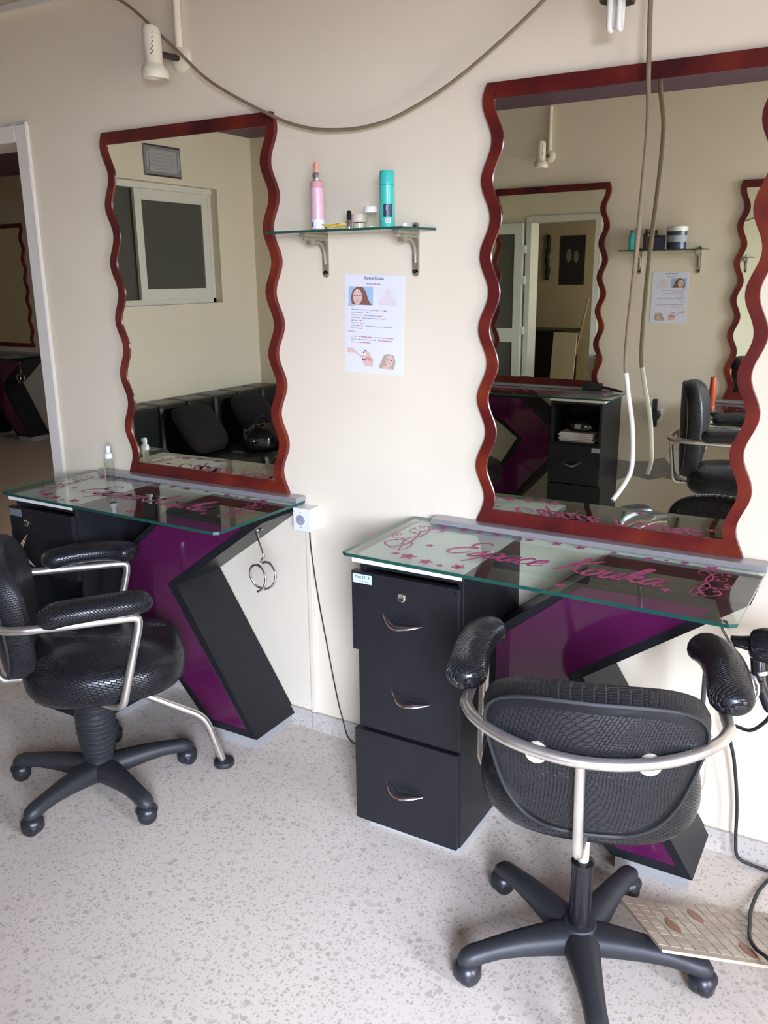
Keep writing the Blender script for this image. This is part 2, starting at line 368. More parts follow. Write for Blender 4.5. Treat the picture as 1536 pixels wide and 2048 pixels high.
# skirting: two visible lengths with a joint
sk = struct(MB().box(-2.885, -1.681, -.012, 0, 0, .072).build('baseboard_back', M['base']))
struct(MB().box(-1.677, XR, -.012, 0, 0, .070).build('baseboard_back_right', M['base']))
struct(MB().box(XL, FX0, YB, YB+.012, 0, .072).build('baseboard_front', M['base']))
struct(MB().box(XL, XR, -.018, 0, 2.535, 2.558).build('trim_1', M['trim']))
# door frame, doorway and the open glazed leaf
df = MB()
for x0, x1 in ((DX1-.008, DX1+.052), (DX0-.052, DX0+.008)): df.box(x0, x1, -.016, .16, 0, DZ+.052)
df.box(DX0+.0085, DX1-.0085, -.016, .16, DZ-.008, DZ+.052)
door = struct(df.build('door_1', M['trim'], bevel=.004))
ed = MB(); ed.tube([(DX1+.054, -.012, 0), (DX1+.054, -.012, DZ+.055), (DX0, -.012, DZ+.055)], .006, n=6); ed.build('trim_bead', M['trim'], door)
lf = MB(); lx0, lx1, ly0, ly1 = -4.27, -3.69, -.075, -.035
lf.box(lx0, lx0+.085, ly0, ly1, .02, 2.1); lf.box(lx1-.085, lx1, ly0, ly1, .02, 2.1); lf.box(lx0+.085, lx1-.085, ly0, ly1, 2.0, 2.1)
lf.box(lx0+.085, lx1-.085, ly0, ly1, .93, 1.07); lf.box(lx0+.085, lx1-.085, ly0, ly1, .02, .16)
leaf = lf.build('door_leaf', M['alu'], door)
MB().box(lx0+.08, lx1-.08, -.060, -.054, 1.06, 2.01).build('glass_pane', M['pane'], leaf)
MB().box(lx0+.08, lx1-.08, -.060, -.054, .15, .94).build('glass_pane', M['pane'], leaf)
for z in (.55, 1.05, 1.55, 1.85): MB().box(-3.70, -3.665, -.07, -.01, z-.04, z+.04).build('hinge', M['alu'], leaf)
# sliding window in the left wall
wx0, wx1 = XL-.14, XL-.06
fr = MB(); fr.box(wx0, wx1, WY0, WY1, WZ0, WZ0+.035); fr.box(wx0, wx1+.01, WY0, WY1, WZ1-.04, WZ1); fr.box(wx0, wx1, WY0, WY0+.035, WZ0, WZ1); fr.box(wx0, wx1, WY1-.035, WY1, WZ0, WZ1)
win = struct(fr.build('window_1', M['trim'], bevel=.003))
def sash(y0, y1, x, nm):
    s = MB(); z0, z1 = WZ0+.035, WZ1-.04
    s.box(x, x+.025, y0, y0+.06, z0, z1); s.box(x, x+.025, y1-.06, y1, z0, z1); s.box(x, x+.025, y0+.06, y1-.06, z0, z0+.07); s.box(x, x+.025, y0+.06, y1-.06, z1-.07, z1)
    o = s.build(nm, M['trim'], win, bevel=.002)
    MB().box(x+.009, x+.015, y0+.055, y1-.055, z0+.065, z1-.065).build('glass_pane', M['pane'], o)
sash(WY0+.035, -1.97, wx1-.028, 'sash')
MB().box(wx0+.03, wx0+.036, -1.97, WY1-.035, WZ0+.03, WZ1-.04).build('glass_pane', M['pane'], win)

# bare plaster and skirting damage on the opposite wall
pp = [(-1.50,.30),(-1.50,.47),(-1.38,.455),(-1.26,.47),(-1.16,.50),(-1.10,.47),(-1.02,.39),(-1.06,.36),(-1.16,.375),(-1.25,.35),(-1.36,.37),(-1.44,.33)]
o = struct(MB().prism(pp, YB, YB+.004).build('trim_2', M['plaster']))
struct(MB().prism([(-1.13,.56),(-1.16,.50),(-1.10,.44),(-1.06,.385),(-.94,.38),(-.93,.50),(-1.0,.55)], YB, YB+.007).build('trim_3', M['lime']))

# ------------------------------------------------------------------ vanity stations (origin: wall line below the mirror's centre; +x towards the chevron leg)
SCRIPT = {  # hand-drawn cursive strokes: unit = cap height
 'E': (.62, [[(.62,.86),(.50,.99),(.30,.95),(.20,.80),(.30,.62),(.46,.56),(.26,.54),(.06,.36),(.02,.16),(.16,.01),(.38,.06),(.56,.26)]]),
 's': (.36, [[(.0,.05),(.14,.30),(.22,.46),(.26,.30),(.28,.10),(.16,.0),(.04,.06),(.20,.04),(.36,.14)]]),
 'p': (.44, [[(.0,.10),(.14,.44),(.04,.0),(-.08,-.42)],[(.06,.10),(.16,.38),(.32,.44),(.38,.24),(.26,.04),(.12,.04),(.26,.02),(.44,.12)]]),
 'a': (.46, [[(.34,.36),(.20,.46),(.04,.28),(.04,.06),(.18,.02),(.32,.28),(.36,.44),(.32,.10),(.38,.02),(.48,.12)]]),
 'c': (.34, [[(.30,.36),(.20,.46),(.06,.30),(.04,.08),(.16,.0),(.34,.12)]]),
 'e': (.36, [[(.04,.16),(.22,.26),(.28,.40),(.16,.46),(.04,.26),(.06,.06),(.18,.0),(.36,.14)]]),
 'K': (.66, [[(.14,.94),(.24,1.0),(.20,.55),(.10,.06),(.0,.0)],[(.62,1.0),(.46,.80),(.24,.54),(.16,.52),(.34,.44),(.46,.14),(.66,.04)]]),
 'o': (.40, [[(.22,.46),(.06,.34),(.04,.08),(.18,.0),(.32,.16),(.30,.40),(.20,.44),(.30,.36),(.42,.38)]]),
 'u': (.46, [[(.0,.30),(.08,.44),(.06,.14),(.12,.0),(.26,.12),(.36,.44),(.34,.10),(.40,.02),(.48,.12)]]),
 'k': (.46, [[(.0,.10),(.20,.60),(.24,.94),(.14,.90),(.06,.40),(.04,.0)],[(.06,.20),(.26,.44),(.32,.32),(.12,.22),(.28,.10),(.36,.0),(.48,.12)]]),
}
def script_word(mb, word, x, y, cap, z, w, shear=.32, kx=1.0):
    for ch in word:
        adv, strokes = SCRIPT[ch]
        for st in strokes:
            pts = [(x+(px*kx+py*shear)*cap, y+py*cap, 0) for px, py in st]
            ribbon(mb, spl(pts, 6), w, z)
        x += adv*cap*kx
def make_station(name, label, group, drawers='123', hanging=None, sticker='blue', decal=True):
    t = thing(name, label, 'vanity', group=group)
    a, b = -.567, -.238
    # cabinet carcass built from boards
    k = MB(); yf = -.400
    k.box(a+.012, a+.028, yf, -.006, .03, .842); k.box(b-.016, b, yf, -.006, .03, .842); k.box(a+.028, b-.016, -.02, -.006, .03, .842)
    k.box(a+.028, b-.016, yf, -.02, .03, .046); k.box(a+.028, b-.016, yf, -.02, .826, .842)
    for z in (.336, .585): k.box(a+.028, b-.016, yf+.004, -.02, z-.008, z+.008)
    cab = k.build('cabinet_body', M['black'], t, bevel=.0015)
    tbm = MB().box(a-.004, b+.003, -.418, -.004, .8425, .857); tbm.mi[3] = 1; tbm.build('top_board', [M['white'], M['blackedge']], t)
    MB().box(a+.02, b-.005, yf+.012, -.02, 0, .0295).build('plinth', M['plinth'], t)
    fronts = {'1': (a-.004, b-.002, -.4225, .584, .819), '2': (a+.009, b, -.413, .341, .5815), '3': (a-.004, b-.002, -.4205, .034, .334)}
    for q in drawers:
        x0, x1, y0, z0, z1 = fronts[q]
        d = MB().box(x0, x1, y0, -.4008, z0, z1).build('drawer', M['black'], t, bevel=.0015)
        cx = (x0+x1)/2+{'1': -.003, '2': .010, '3': -.001}[q]; cz = {'1': .698, '2': .468, '3': .177}[q]
        hp = [(-.060, 0, .014), (-.045, -.010, .005), (-.026, -.020, -.006), (-.006, -.025, -.011), (.018, -.020, -.009), (.042, -.010, -.006), (.060, 0, -.004)]
        if hanging == q:
            cx -= .07; cz -= .035; c_, s_ = math.cos(-1.25), math.sin(-1.25)
            hp = [(x*c_-z*s_, y, x*s_+z*c_) for x, y, z in hp]
        hp = spl([(cx+x, y0+y, cz+z) for x, y, z in hp], 5)
        m = len(hp); rs = [.0025+.0105*math.sin(PI*(i/(m-1))**.9)**1.3 for i in range(m)]
        h = MB().tube(hp, rs, n=10, flat=.62).build('handle', M['chrome'], d, smooth=40)
        if hanging == q: h['label'] = 'chrome handle hanging down by one screw'
        if q == '1':
            l = MB().lathe([(.0125, 0), (.0125, .003), (.0095, .0045), (.008, .004)], n=20, axis='y')
            l.v = [(v[0]+cx-.003, y0-v[1], v[2]+.766) for v in l.v]; l.f = [f[::-1] for f in l.f]
            lk = l.build('lock', M['chrome'], d, smooth=40)
            MB().box(x0+.052, x0+.055, 0, 0, 0, 0)
            st = MB().box(x0+.005, x0+.066, y0-.0012, y0+.0, .786, .812).build('sticker', M['sticker'] if sticker == 'blue' else M['greysticker'], d)
            if sticker == 'blue':
                st['label'] = 'pale blue sticker reading Post N° 4'
                tm = text_mesh('Post N° 4', .0118, 'tmp_print', M['ink'], d, (x0+.036, y0-.0016, .8005), (PI/2, 0, 0), bold=.0002)
                tm.name = 'sticker_print'
                q2 = MB()
                for i in range(4): q2.box(x0+.026+i*.008, x0+.031+i*.008, y0-.0017, y0-.0012, .7895, .7935)
                q2.build('sticker_print', M['inkl'], d)
            MB().lathe([(.003, 0), (.002, .002)], c=(x1-.012, y0, z1-.012), n=8, axis='y').build('screw', M['chrome'], d)
    # chevron leg
    out = [(b, .632), (.030, .842), (.434, .842), (.040, .560), (.365, .046), (.145, .046), (b, .470)]
    ins = [(b+.028, .622), (.026, .816), (.352, .816), (-.004, .560), (.318, .076), (.160, .076), (b+.028, .480)]
    ch = MB().prism(out, -.235, -.006).build('chevron_leg', M['black'], t, bevel=.0015)
    MB().prism(ins, -.2385, -.2352).build('purple_panel', M['purple'], ch)['label'] = 'glossy purple acrylic panel'
    MB().box(.155, .352, -.222, -.015, 0, .0455).build('leg_plinth', M['plinth'], t)
    # glass top with painted lettering
    zt = .867
    g = MB(); poly = [(-.603, -.415), (-.590, -.424), (.418, -.448), (.432, -.436), (.440, -.004), (-.598, -.004)]
    g.slab(poly, .8575, zt, mi=0, mi_side=1)
    gt = g.build('glass_top', [M['glass'], M['glassedge']], t)
    gt['label'] = 'clear glass top with green edge'
    MB().box(-.515, .444, -.056, -.004, zt+.0005, .8845).build('back_rail', M['rail'], t, bevel=.002)
    if decal:
        X = .658; L = MB()
        script_word(L, 'Espace', -1.015+X, -.285, .125, zt, .0125, kx=.86); script_word(L, 'Kouka', -.705+X, -.285, .125, zt, .0125, kx=.90)
        L.build('lettering', M['decal'], gt)
        L = None
        for x, y, r in ((-1.077,-.370,.024),(-1.015,-.388,.020),(-.920,-.384,.020),(-.968,-.397,.010),(-1.121,-.363,.013),(-1.071,-.255,.012),(-.642,-.391,.016),(-.41,-.30,.013),
                        (-1.119,-.075,.016),(-1.052,-.068,.014),(-1.0,-.075,.009),(-.946,-.07,.014),(-.89,-.072,.009),(-.844,-.072,.014),(-.764,-.07,.015),(-.694,-.072,.017),(-.60,-.072,.010),(-.503,-.078,.014),(-.46,-.072,.009),(-.412,-.070,.013),(-.342,-.081,.020)):
            f = MB(); flower(f, 0, 0, r, 0, x*37); f.build('flower_print', M['decal'], gt, loc=(x+X, y, zt))
        for sx, ox, k in ((1, -1.155, 1.0), (-1, -.325, .8)):
            V = MB(); D = MB()
            def vine(pts, w): ribbon(V, spl([(ox+X+sx*px*k, -.20+(py+.20)*k, 0) for px, py in pts], 7), w*k, zt)
            vine([(-.012,-.325),(.035,-.322),(.030,-.260),(-.02,-.245),(-.045,-.285),(-.01,-.315),(.02,-.27),(.012,-.20),(.0,-.15),(.02,-.10),(.045,-.085),(.05,-.12),(.03,-.13)], .0065)
            vine([(.03,-.345),(.012,-.29),(-.005,-.23),(.018,-.18),(.012,-.12),(-.012,-.085),(-.02,-.115)], .0055)
            vine([(.002,-.225),(-.045,-.235),(-.062,-.205),(-.045,-.19),(-.04,-.21)], .004)
            vine([(.010,-.17),(-.03,-.165),(-.04,-.135),(-.025,-.13)], .0035)
            for i in range(9): flower(D, ox+X+sx*(-.03+.012*(i % 5)-.02*(i % 2))*k, -.10-.022*i, .006, zt, i)
            V.build('vine_print', M['decal'], gt); D.build('petal_specks', M['decal'], gt)['kind'] = 'stuff'
    return t
stA = make_station('vanity_station', 'black and purple glass-topped vanity on the right, pale blue sticker on its top drawer', 'salon vanities')
stA.location = (-.658, 0, 0)
stB = make_station('vanity_station', 'black and purple glass-topped vanity beside the doorway, clear spray bottle standing on it', 'salon vanities', drawers='13', hanging='1', sticker='grey')
stB.location = (-2.122, 0, 0)
def ring_holder(st, tip):
    # chrome spiral ring for a hair dryer screwed under the chevron's upper arm
    x, y, z = tip
    p = [(x-.052, y+.03, z+.115), (x-.045, y+.015, z+.10), (x+.0, y-.01, z+.045), (x+.004, y-.012, z+.034), (x-.012, y-.010, z+.012)]
    for i in range(28):
        a = 2.2-i*(2*PI*1.55/27); p.append((x+.012+.042*math.cos(a)-.0006*i, y-.012-.0022*i+.010, z-.030+.044*math.sin(a)))
    h = MB().tube(p, .0042, n=8).build('ring_holder', M['chrome'], st, smooth=50); h['label'] = 'chrome spiral ring for a hair dryer'
    f = MB().lathe([(.017, 0), (.017, .003), (.008, .006)], n=16, c=(x-.052, y+.03, z+.108)); f.v = [(v[0], v[1], v[2]) for v in f.v]
    f.build('ring_plate', M['chrome'], h, smooth=40)
ring_holder(stB, (.418, -.205, .690)); ring_holder(stA, (.428, -.300, .690))

# ------------------------------------------------------------------ wavy mirrors
def make_mirror(name, label, group):
    t = thing(name, label, 'mirror', group=group)
    z0, z1, w = .885, 2.095, .3685; n = 90
    def off(z): return .0146*math.cos(2*PI*(z-1.058)/.1985)
    zs = [z0+(z1-z0)*i/n for i in range(n+1)]
    def stile(sg):
        m = MB(); O = [(sg*(w+off(z)), z) for z in zs]; I = [(sg*(w+off(z)-.033), z) for z in zs]
        v = []
        for (xo, z), (xi, _) in zip(O, I): v += [(xo, -.001, z), (xo, -.018, z), (xi, -.018, z), (xi, -.001, z)]
        f = []
        for i in range(n):
            for k in range(4):
                a, b = i*4+k, i*4+(k+1) % 4; q = (a, b, b+4, a+4); f.append(q if sg > 0 else q[::-1])
        m.add(v, f); m.add(v[:4], [(0,1,2,3)]); m.add(v[-4:], [(3,2,1,0)])
        m.build('frame_stile', M['frame'], t, smooth=50)
    stile(1); stile(-1)
    for nm, za, zb in (('frame_rail', z0, z0+.042), ('frame_rail', z1-.040, z1)):
        p = [(-(w+off(za)-.033), za), (w+off(za)-.033, za), (w+off(zb)-.033, zb), (-(w+off(zb)-.033), zb)]
        MB().prism(p, -.0176, -.001).build(nm, M['frame'], t)
    g = [(w+off(z)-.028, z) for z in zs]+[(-(w+off(z)-.028), z) for z in zs[::-1]]
    g = [(x, min(max(z, z0+.03), z1-.03)) for x, z in g]
    MB().prism(g, -.014, -.002).build('mirror_glass', M['mirror'], t)
    return t
mA = make_mirror('wavy_mirror', 'large mirror with wavy red frame behind the right vanity, under the bare bulb', 'wavy mirrors'); mA.location = (-.658, 0, 0)
mB = copy_tree(mA); mB['label'] = 'large mirror with wavy red frame nearest the doorway, above the left vanity'; mB.location = (-2.122, 0, 0)

# ------------------------------------------------------------------ salon chairs (local x = forward, y = left)
def superell(a0, ha, hp, e, n=40):
    out = []
    for k in range(n):
        t = 2*PI*k/n; c, s = math.cos(t), math.sin(t)
        out.append((a0+ha*math.copysign(abs(c)**(2/e), c), hp*math.copysign(abs(s)**(2/e), s)))
    return out
def make_chair(name, label, facing, base_ang, lift=0.0, bellows=True, group=None, top=.925, slope=.05):
    t = thing(name, label, 'chair', group=group)
    # seat
    prof = [(.35,.385),(.80,.387),(.93,.395),(.985,.415),(1.0,.440),(.99,.468),(.95,.490),(.86,.506),(.62,.516),(.30,.520),(.05,.521)]
    rings, uvr = [], []
    arc = 0; pv = None
    for sc, z in prof:
        r = [(x*1, y, z+lift) for x, y in superell(.05, .245*sc, .245*sc, 2.7)]
        rings.append(r)
        if pv: arc += math.hypot((pv[0]-sc)*.24, pv[1]-z)
        pv = (sc, z); uvr.append([(2*PI*k/40*.24, arc) for k in range(41)])
    MB().loft(rings, uvr).build('seat', M['seat'], t, smooth=60)
    # backrest: rounded shield, leaning and curved
    H0, H1 = .445, top
    def outline(sc, n=48):
        o = []
        for k in range(n):
            a = 2*PI*k/n; c, s = math.cos(a), math.sin(a)
            e_ = (3.8, 3.4) if top < .85 else (3.0, 2.7)
            x = math.copysign(abs(c)**(2/e_[0]), c); y = math.copysign(abs(s)**(2/e_[1]), s)
            hw = (.204+.046*y) if top < .85 else (.205+.030*y); o.append((hw*x*sc, (H0+H1)/2+(H1-H0)/2*(y*sc)+(.012*(1-x*x)*sc if y > 0 else 0)))
        return o
    def place(p, z, d):                                       # d: depth forward from the back surface
        a = -.236-slope*(z-H0)+1.15*p*p+d*.99
        return (a, -p, z+lift+d*(.04+slope*.5))
    prof = [(.06,-.004),(.45,-.004),(.86,-.002),(.955,.006),(.985,.020),(1.0,.043),(.985,.064),(.95,.076),(.86,.086),(.60,.092),(.30,.093),(.05,.093)]
    rings, uvr = [], []
    for sc, d in prof:
        ol = outline(sc); rings.append([place(p, z, d) for p, z in ol])
        if .94 < sc: uvr.append([(2*PI*k/48*.22, d*1.5) for k in range(49)])
        else: uvr.append([(ol[k % 48][0], ol[k % 48][1]) for k in range(49)])
    bk = MB().loft([r[::-1] for r in rings], [u[::-1] for u in uvr]).build('backrest', M['back'], t, smooth=60)
    pts = [place(p, z, .004) for p, z in outline(.962)]
    MB().tube(pts, .0042, n=6, closed=True).build('piping', M['rubber'], bk, smooth=60)
    # chrome arm frame: one bent tube
    half = [(.00,.13,.372),(.065,.205,.374),(.085,.252,.395),(.148,.258,.640),(.150,.258,.668),(.120,.258,.670),(-.06,.262,.672),(-.150,.262,.674)]
    left = rnd([(x, y, z+lift) for x, y, z in half], .022, 4)
    ring = spl([(x, y, z+lift) for x, y, z in ((-.150,.262,.674),(-.205,.235,.671),(-.262,.165,.663),(-.290,.080,.655),(-.298,0,.652),(-.290,-.080,.655),(-.262,-.165,.663),(-.205,-.235,.671),(-.150,-.262,.674))], 6)
    path = left[:-1]+ring+[Vector((p.x, -p.y, p.z)) for p in left[::-1]][1:]
    MB().tube(path, .0125, n=12).build('arm_frame', M['oldchrome'], t, smooth=60)
    MB().tube(rnd([(-.292,.022,.642+lift),(-.265,.018,.428+lift),(-.25,.016,.412+lift),(-.12,.0,.412+lift)], .02), .0105, n=10).build('back_bar', M['oldchrome'], t, smooth=60)
    for s in (1, -1):
        m = MB().lathe([(.022, -.004), (.024, 0), (.022, .006)], c=(-.272, s*.105, .648+lift), n=20, axis='x'); m.build('frame_tab', M['beigerod'], t, smooth=40)
        pp = spl([(-.118,s*.268,.700+lift),(-.060,s*.272,.712+lift),(.02,s*.274,.718+lift),(.09,s*.268,.718+lift),(.145,s*.252,.714+lift),(.178,s*.230,.708+lift)], 6)
        mm = len(pp); rs = []
        for i in range(mm):
            u = i/(mm-1); e = min(u, 1-u)*mm/5.0
            rs.append(.047*(1 if e >= 1 else math.sqrt(max(.02, 1-(1-e)**2))))
        MB().tube(pp, rs, n=16, flat=.74, ref=(0, 0, 1)).build('arm_pad', M['seat'], t, smooth=70)
    # column
    if bellows:
        pr = []; nr = 15
        for i in range(nr):
            z = .106+i*(.274/nr); u = (i+.5)/nr; R = .041+.0215*math.sin(PI*min(1, u*1.02))**.7
            pr += [(R-.007, z), (R, z+.006), (R, z+.010), (R-.007, z+.016)]
        MB().lathe([(.03, .100)]+pr+[(.04, .384+lift)], n=28).build('bellows', M['plastic'], t, smooth=35)
    else:
        MB().lathe([(.0255,.08),(.0255,.262),(.027,.264),(.027,.276),(.018,.279)], n=24).build('column_sleeve', M['gloss'], t, smooth=35)
        MB().lathe([(.0135,.27),(.0135,.345),(.016,.36),(.016,.42)], n=18).build('column_rod', M['beigerod'], t, smooth=35)
    MB().box(-.10, .12, -.09, .09, .368+lift, .386+lift).build('seat_plate', M['darkmetal'], t, bevel=.003)
    # five-star base
    MB().lathe([(.030,.032),(.050,.040),(.054,.060),(.050,.092),(.038,.106),(.02,.108)], n=24).build('base_hub', M['plastic'], t, smooth=40)
    for k in range(5):
        a = math.radians(base_ang+72*k)-facing; ca, sa = math.cos(a), math.sin(a)
        sec = [(.030,.070,.050,.033),(.09,.076,.041,.030),(.15,.080,.034,.026),(.205,.080,.029,.022),(.245,.076,.027,.021),(.272,.072,.0275,.022),(.292,.068,.023,.019),(.305,.064,.010,.008)]
        rings = []
        for d, z, w, h in sec:
            q = []
            for j in range(14):
                b_ = 2*PI*j/14; cc, ss = math.cos(b_), math.sin(b_)
                y = w*math.copysign(abs(cc)**.75, cc)*.92; zz = z+h*math.copysign(abs(ss)**.75, ss)
                q.append((d*ca-y*sa, d*sa+y*ca, zz))
            rings.append(q[::-1])
        leg = MB().loft(rings, [[(0, 0)]*15]*len(rings)).build('base_leg', M['plastic'], t, smooth=60)
        ang = a+random.uniform(-1.2, 1.2); R = .283; c0 = Vector((R*ca, R*sa, 0)); ax = Vector((math.cos(ang), math.sin(ang), 0))
        cs = MB(); wv = MB().lathe([(.006,-.028),(.020,-.0275),(.0275,-.021),(.030,-.010),(.0295,-.0025),(.027,0),(.0295,.0025),(.030,.010),(.0275,.021),(.020,.0275),(.006,.028)], n=20, axis='x')
        ay = Vector((-ax.y, ax.x, 0))
        wv.v = [tuple(c0+ax*v[0]+ay*v[1]+Vector((0, 0, .030+v[2]))) for v in wv.v]
        cs.add(wv.v, wv.f); cs.lathe([(.026,.034),(.034,.040),(.034,.047),(.026,.056),(.012,.066)], c=(c0.x, c0.y, 0), n=18)
        cs.build('caster', M['wheel'], leg, smooth=45)
    # foot rest
    fp = rnd([(.02,0,.36+lift),(.10,.0,.335),(.345,-.012,.190),(.392,-.012,.020)], .045, 6)
    if bellows:
        ft = MB().tube(fp, .0125, n=12).build('foot_rest', M['oldchrome'], t, smooth=60)
        MB().lathe([(.034,.0),(.036,.008),(.033,.017),(.020,.021),(.014,.021)], c=(.397,-.012,0), n=22).build('foot_cap', M['plastic'], ft, smooth=40)
    t.rotation_euler = (0, 0, facing)
    return t
chL = make_chair('salon_chair', 'black woven salon chair with ribbed bellows column and single foot bar, facing the left vanity', math.radians(50), -14.2, 0.0, True, 'salon chairs', .852, .13)
chL.location = (-2.072, -.649, 0)
chR = make_chair('salon_chair', 'black woven salon chair seen from behind, in front of the right vanity', math.radians(107), 8.5, .060, False, 'salon chairs', .768, .20)
chR.location = (-.486, -.598, 0)

# ------------------------------------------------------------------ wall shelf and what stands on it
def make_shelf(name, label, group, x0, x1, bx):
    t = thing(name, label, 'shelf', group=group); zt = 1.735
    g = MB().slab([(x0, -.158), (x1-.03, -.158), (x1, -.005), (x0, -.005)], zt-.007, zt, mi=0, mi_side=1)
    g.build('glass_shelf', [M['glass'], M['glassedge']], t)['label'] = 'glass shelf with green edge'
    for x in bx:
        b = MB(); b.box(x-.011, x+.011, -.006, 0, 1.612, 1.742); b.lathe([(.011, -.006), (.011, 0)], c=(x, 0, 1.612), n=16, axis='y'); b.lathe([(.011, -.006), (.011, 0)], c=(x, 0, 1.742), n=16, axis='y')
        b.box(x-.011, x+.011, -.125, -.004, zt-.017, zt-.0072); b.box(x-.0025, x+.0025, -.118, -.004, zt-.026, zt-.015)
        b.tube(spl([(x,-.006,1.64),(x,-.010,1.672),(x,-.022,1.695),(x,-.045,1.705),(x,-.085,1.706)], 5), .0065, n=8, flat=1.0)
        b.box(x-.010, x+.010, -.092, -.070, 1.698, 1.716)
        bk = b.build('shelf_bracket', M['bracket'], t, bevel=.001)
        for z in (1.614, 1.742): MB().lathe([(.005, -.009), (.004, -.006)], c=(x, 0, z), n=10, axis='y').build('screw', M['darkmetal'], bk)
        MB().lathe([(.006, -.004), (.006, 0.0)], c=(x, -.105, zt-.018), n=8).build('screw', M['bracket'], bk)
    return t
shA = make_shelf('glass_shelf_unit', 'glass wall shelf on two olive metal brackets between the two mirrors', 'wall shelves', -1.682, -1.185, (-1.571, -1.252))
ZS = 1.7352
def bottle(name, label, cat, parts, loc, group=None):
    t = thing(name, label, cat, loc, 0, group)
    for nm, m, prof in parts: MB().lathe(prof, n=22).build(nm, M[m], t, smooth=40)
    return t
t = bottle('spray_bottle', 'tall pink spray bottle with coral nozzle at the left of the wall shelf', 'bottle', [
    ('body', 'pink', [(.017,0),(.0195,.002),(.0195,.128),(.018,.134),(.010,.136)]),
    ('label_wrap', 'pinkp', [(.0199,.028),(.0199,.115)]),
    ('collar', 'silver', [(.0125,.136),(.0125,.154),(.011,.157),(.008,.158)]),
    ('pump', 'coral', [(.0085,.158),(.0085,.168),(.0075,.170),(.0075,.184),(.006,.187)])], (-1.510, -.128, ZS))
MB().box(-.012, .001, -.0045, .0045, .172, .182).build('nozzle', M['coral'], t, bevel=.002)
s = MB(); s.lathe([(.0201,.004),(.0201,.028)], n=22); s.build('base_label', M['paper'], t, smooth=40)
s = MB()
for i in range(5):
    a = -2.05+i*.09; s.box(.0203*math.cos(a)-.0005, .0203*math.cos(a)+.0006, .0203*math.sin(a)-.0006, .0203*math.sin(a)+.0004, .008, .022)
s.build('code_bars', M['ink'], t)
t = thing('hair_sachet', 'crumpled yellow foil sachet lying flat on the wall shelf', 'sachet', (-1.455, -.120, ZS))
m = MB(); P = [(-.035,-.018),(-.005,-.022),(.028,-.012),(.036,.006),(.004,.014),(-.026,.004)]
m.slab(P, .001, .004); m.v = [(v[0], v[1], v[2]+.012*abs(math.sin(v[0]*48))) for v in m.v]; m.build('foil', M['yellow'], t)
MB().slab([(.008,-.012),(.026,-.008),(.024,.004),(.008,.006)], .0145, .0155).build('printed_patch', M['brown'], t)
t = bottle('nail_polish', 'small nail polish bottle with black cap among the jars', 'bottle', [('glass_body', 'silver', [(.011,0),(.013,.002),(.013,.020),(.008,.026)]), ('cap', 'gloss', [(.0072,.0265),(.0068,.050),(.0055,.053)])], (-1.432, -.080, ZS))
t = bottle('cream_jar', 'low round jar with beige lid and clear base on the wall shelf', 'jar', [('base_glass', 'clear', [(.021,0),(.023,.002),(.023,.016),(.021,.018)]), ('contents', 'cream', [(.019,.003),(.019,.015)]), ('lid', 'cream', [(.0235,.0185),(.0235,.038),(.022,.041)])], (-1.388, -.095, ZS))
t = bottle('clear_jar', 'clear glass jar with white screw cap beside the teal can', 'jar', [('glass_body', 'clear', [(.020,0),(.022,.002),(.022,.038),(.019,.042)]), ('cap', 'plasticw', [(.0205,.0425),(.0205,.056),(.019,.058)])], (-1.340, -.110, ZS))
t = bottle('aerosol_can', 'teal cylindrical can with dark blue label on the wall shelf', 'can', [('body', 'teal', [(.0205,0),(.0215,.002),(.0215,.112),(.021,.1125)]), ('cap', 'teal', [(.0215,.113),(.0215,.145),(.019,.150),(.012,.151)])], (-1.287, -.108, ZS))
def patch(t, name, m, r, a0, a1, z0, z1, n=8):
    v = []; 
    for i in range(n+1):
        a = a0+(a1-a0)*i/n; v += [(r*math.cos(a), r*math.sin(a), z0), (r*math.cos(a), r*math.sin(a), z1)]
    return MB().add(v, [(2*i, 2*i+2, 2*i+3, 2*i+1) for i in range(n)]).build(name, M[m], t, smooth=60)
patch(t, 'label_patch', 'navy', .0218, -1.55, -.35, .028, .062)
patch(t, 'label_strip', 'plasticw', .0218, -1.25, -.6, .012, .024)
patch(t, 'label_print', 'inkl', .0220, -1.2, -1.05, .045, .058); patch(t, 'label_print', 'ink', .0220, -1.15, -1.0, .013, .023); patch(t, 'label_print', 'ink', .0220, -.9, -.75, .013, .023)
t = bottle('small_cap', 'tiny white screw cap at the right of the wall shelf', 'cap', [('shell', 'plasticw', [(.0075,0),(.0075,.010),(.006,.0115)]), ('rim', 'plasticw', [(.0082,0),(.0082,.003)])], (-1.234, -.105, ZS))

# spray bottle on the left vanity
t = thing('spray_bottle', 'clear spray bottle with white pump on the left vanity', 'bottle', (-2.508, -.108, .8672))
MB().lathe([(.018,0),(.0195,.002),(.0195,.082),(.013,.086)], n=24).build('glass_body', M['clear'], t, smooth=40)
MB().lathe([(.0172,.003),(.0172,.072)], n=24).build('liquid', M['clear'], t, smooth=40)
MB().lathe([(.0145,.0862),(.0145,.104),(.012,.106),(.0075,.107),(.0075,.112),(.009,.114),(.0085,.132),(.006,.134)], n=20).build('pump', M['plasticw'], t, smooth=40)
MB().box(-.015, .0, -.004, .004, .120, .129).build('nozzle', M['plasticw'], t, bevel=.001)
patch(t, 'label_strip', 'liquid', .0197, -3.0, -1.75, .006, .082)

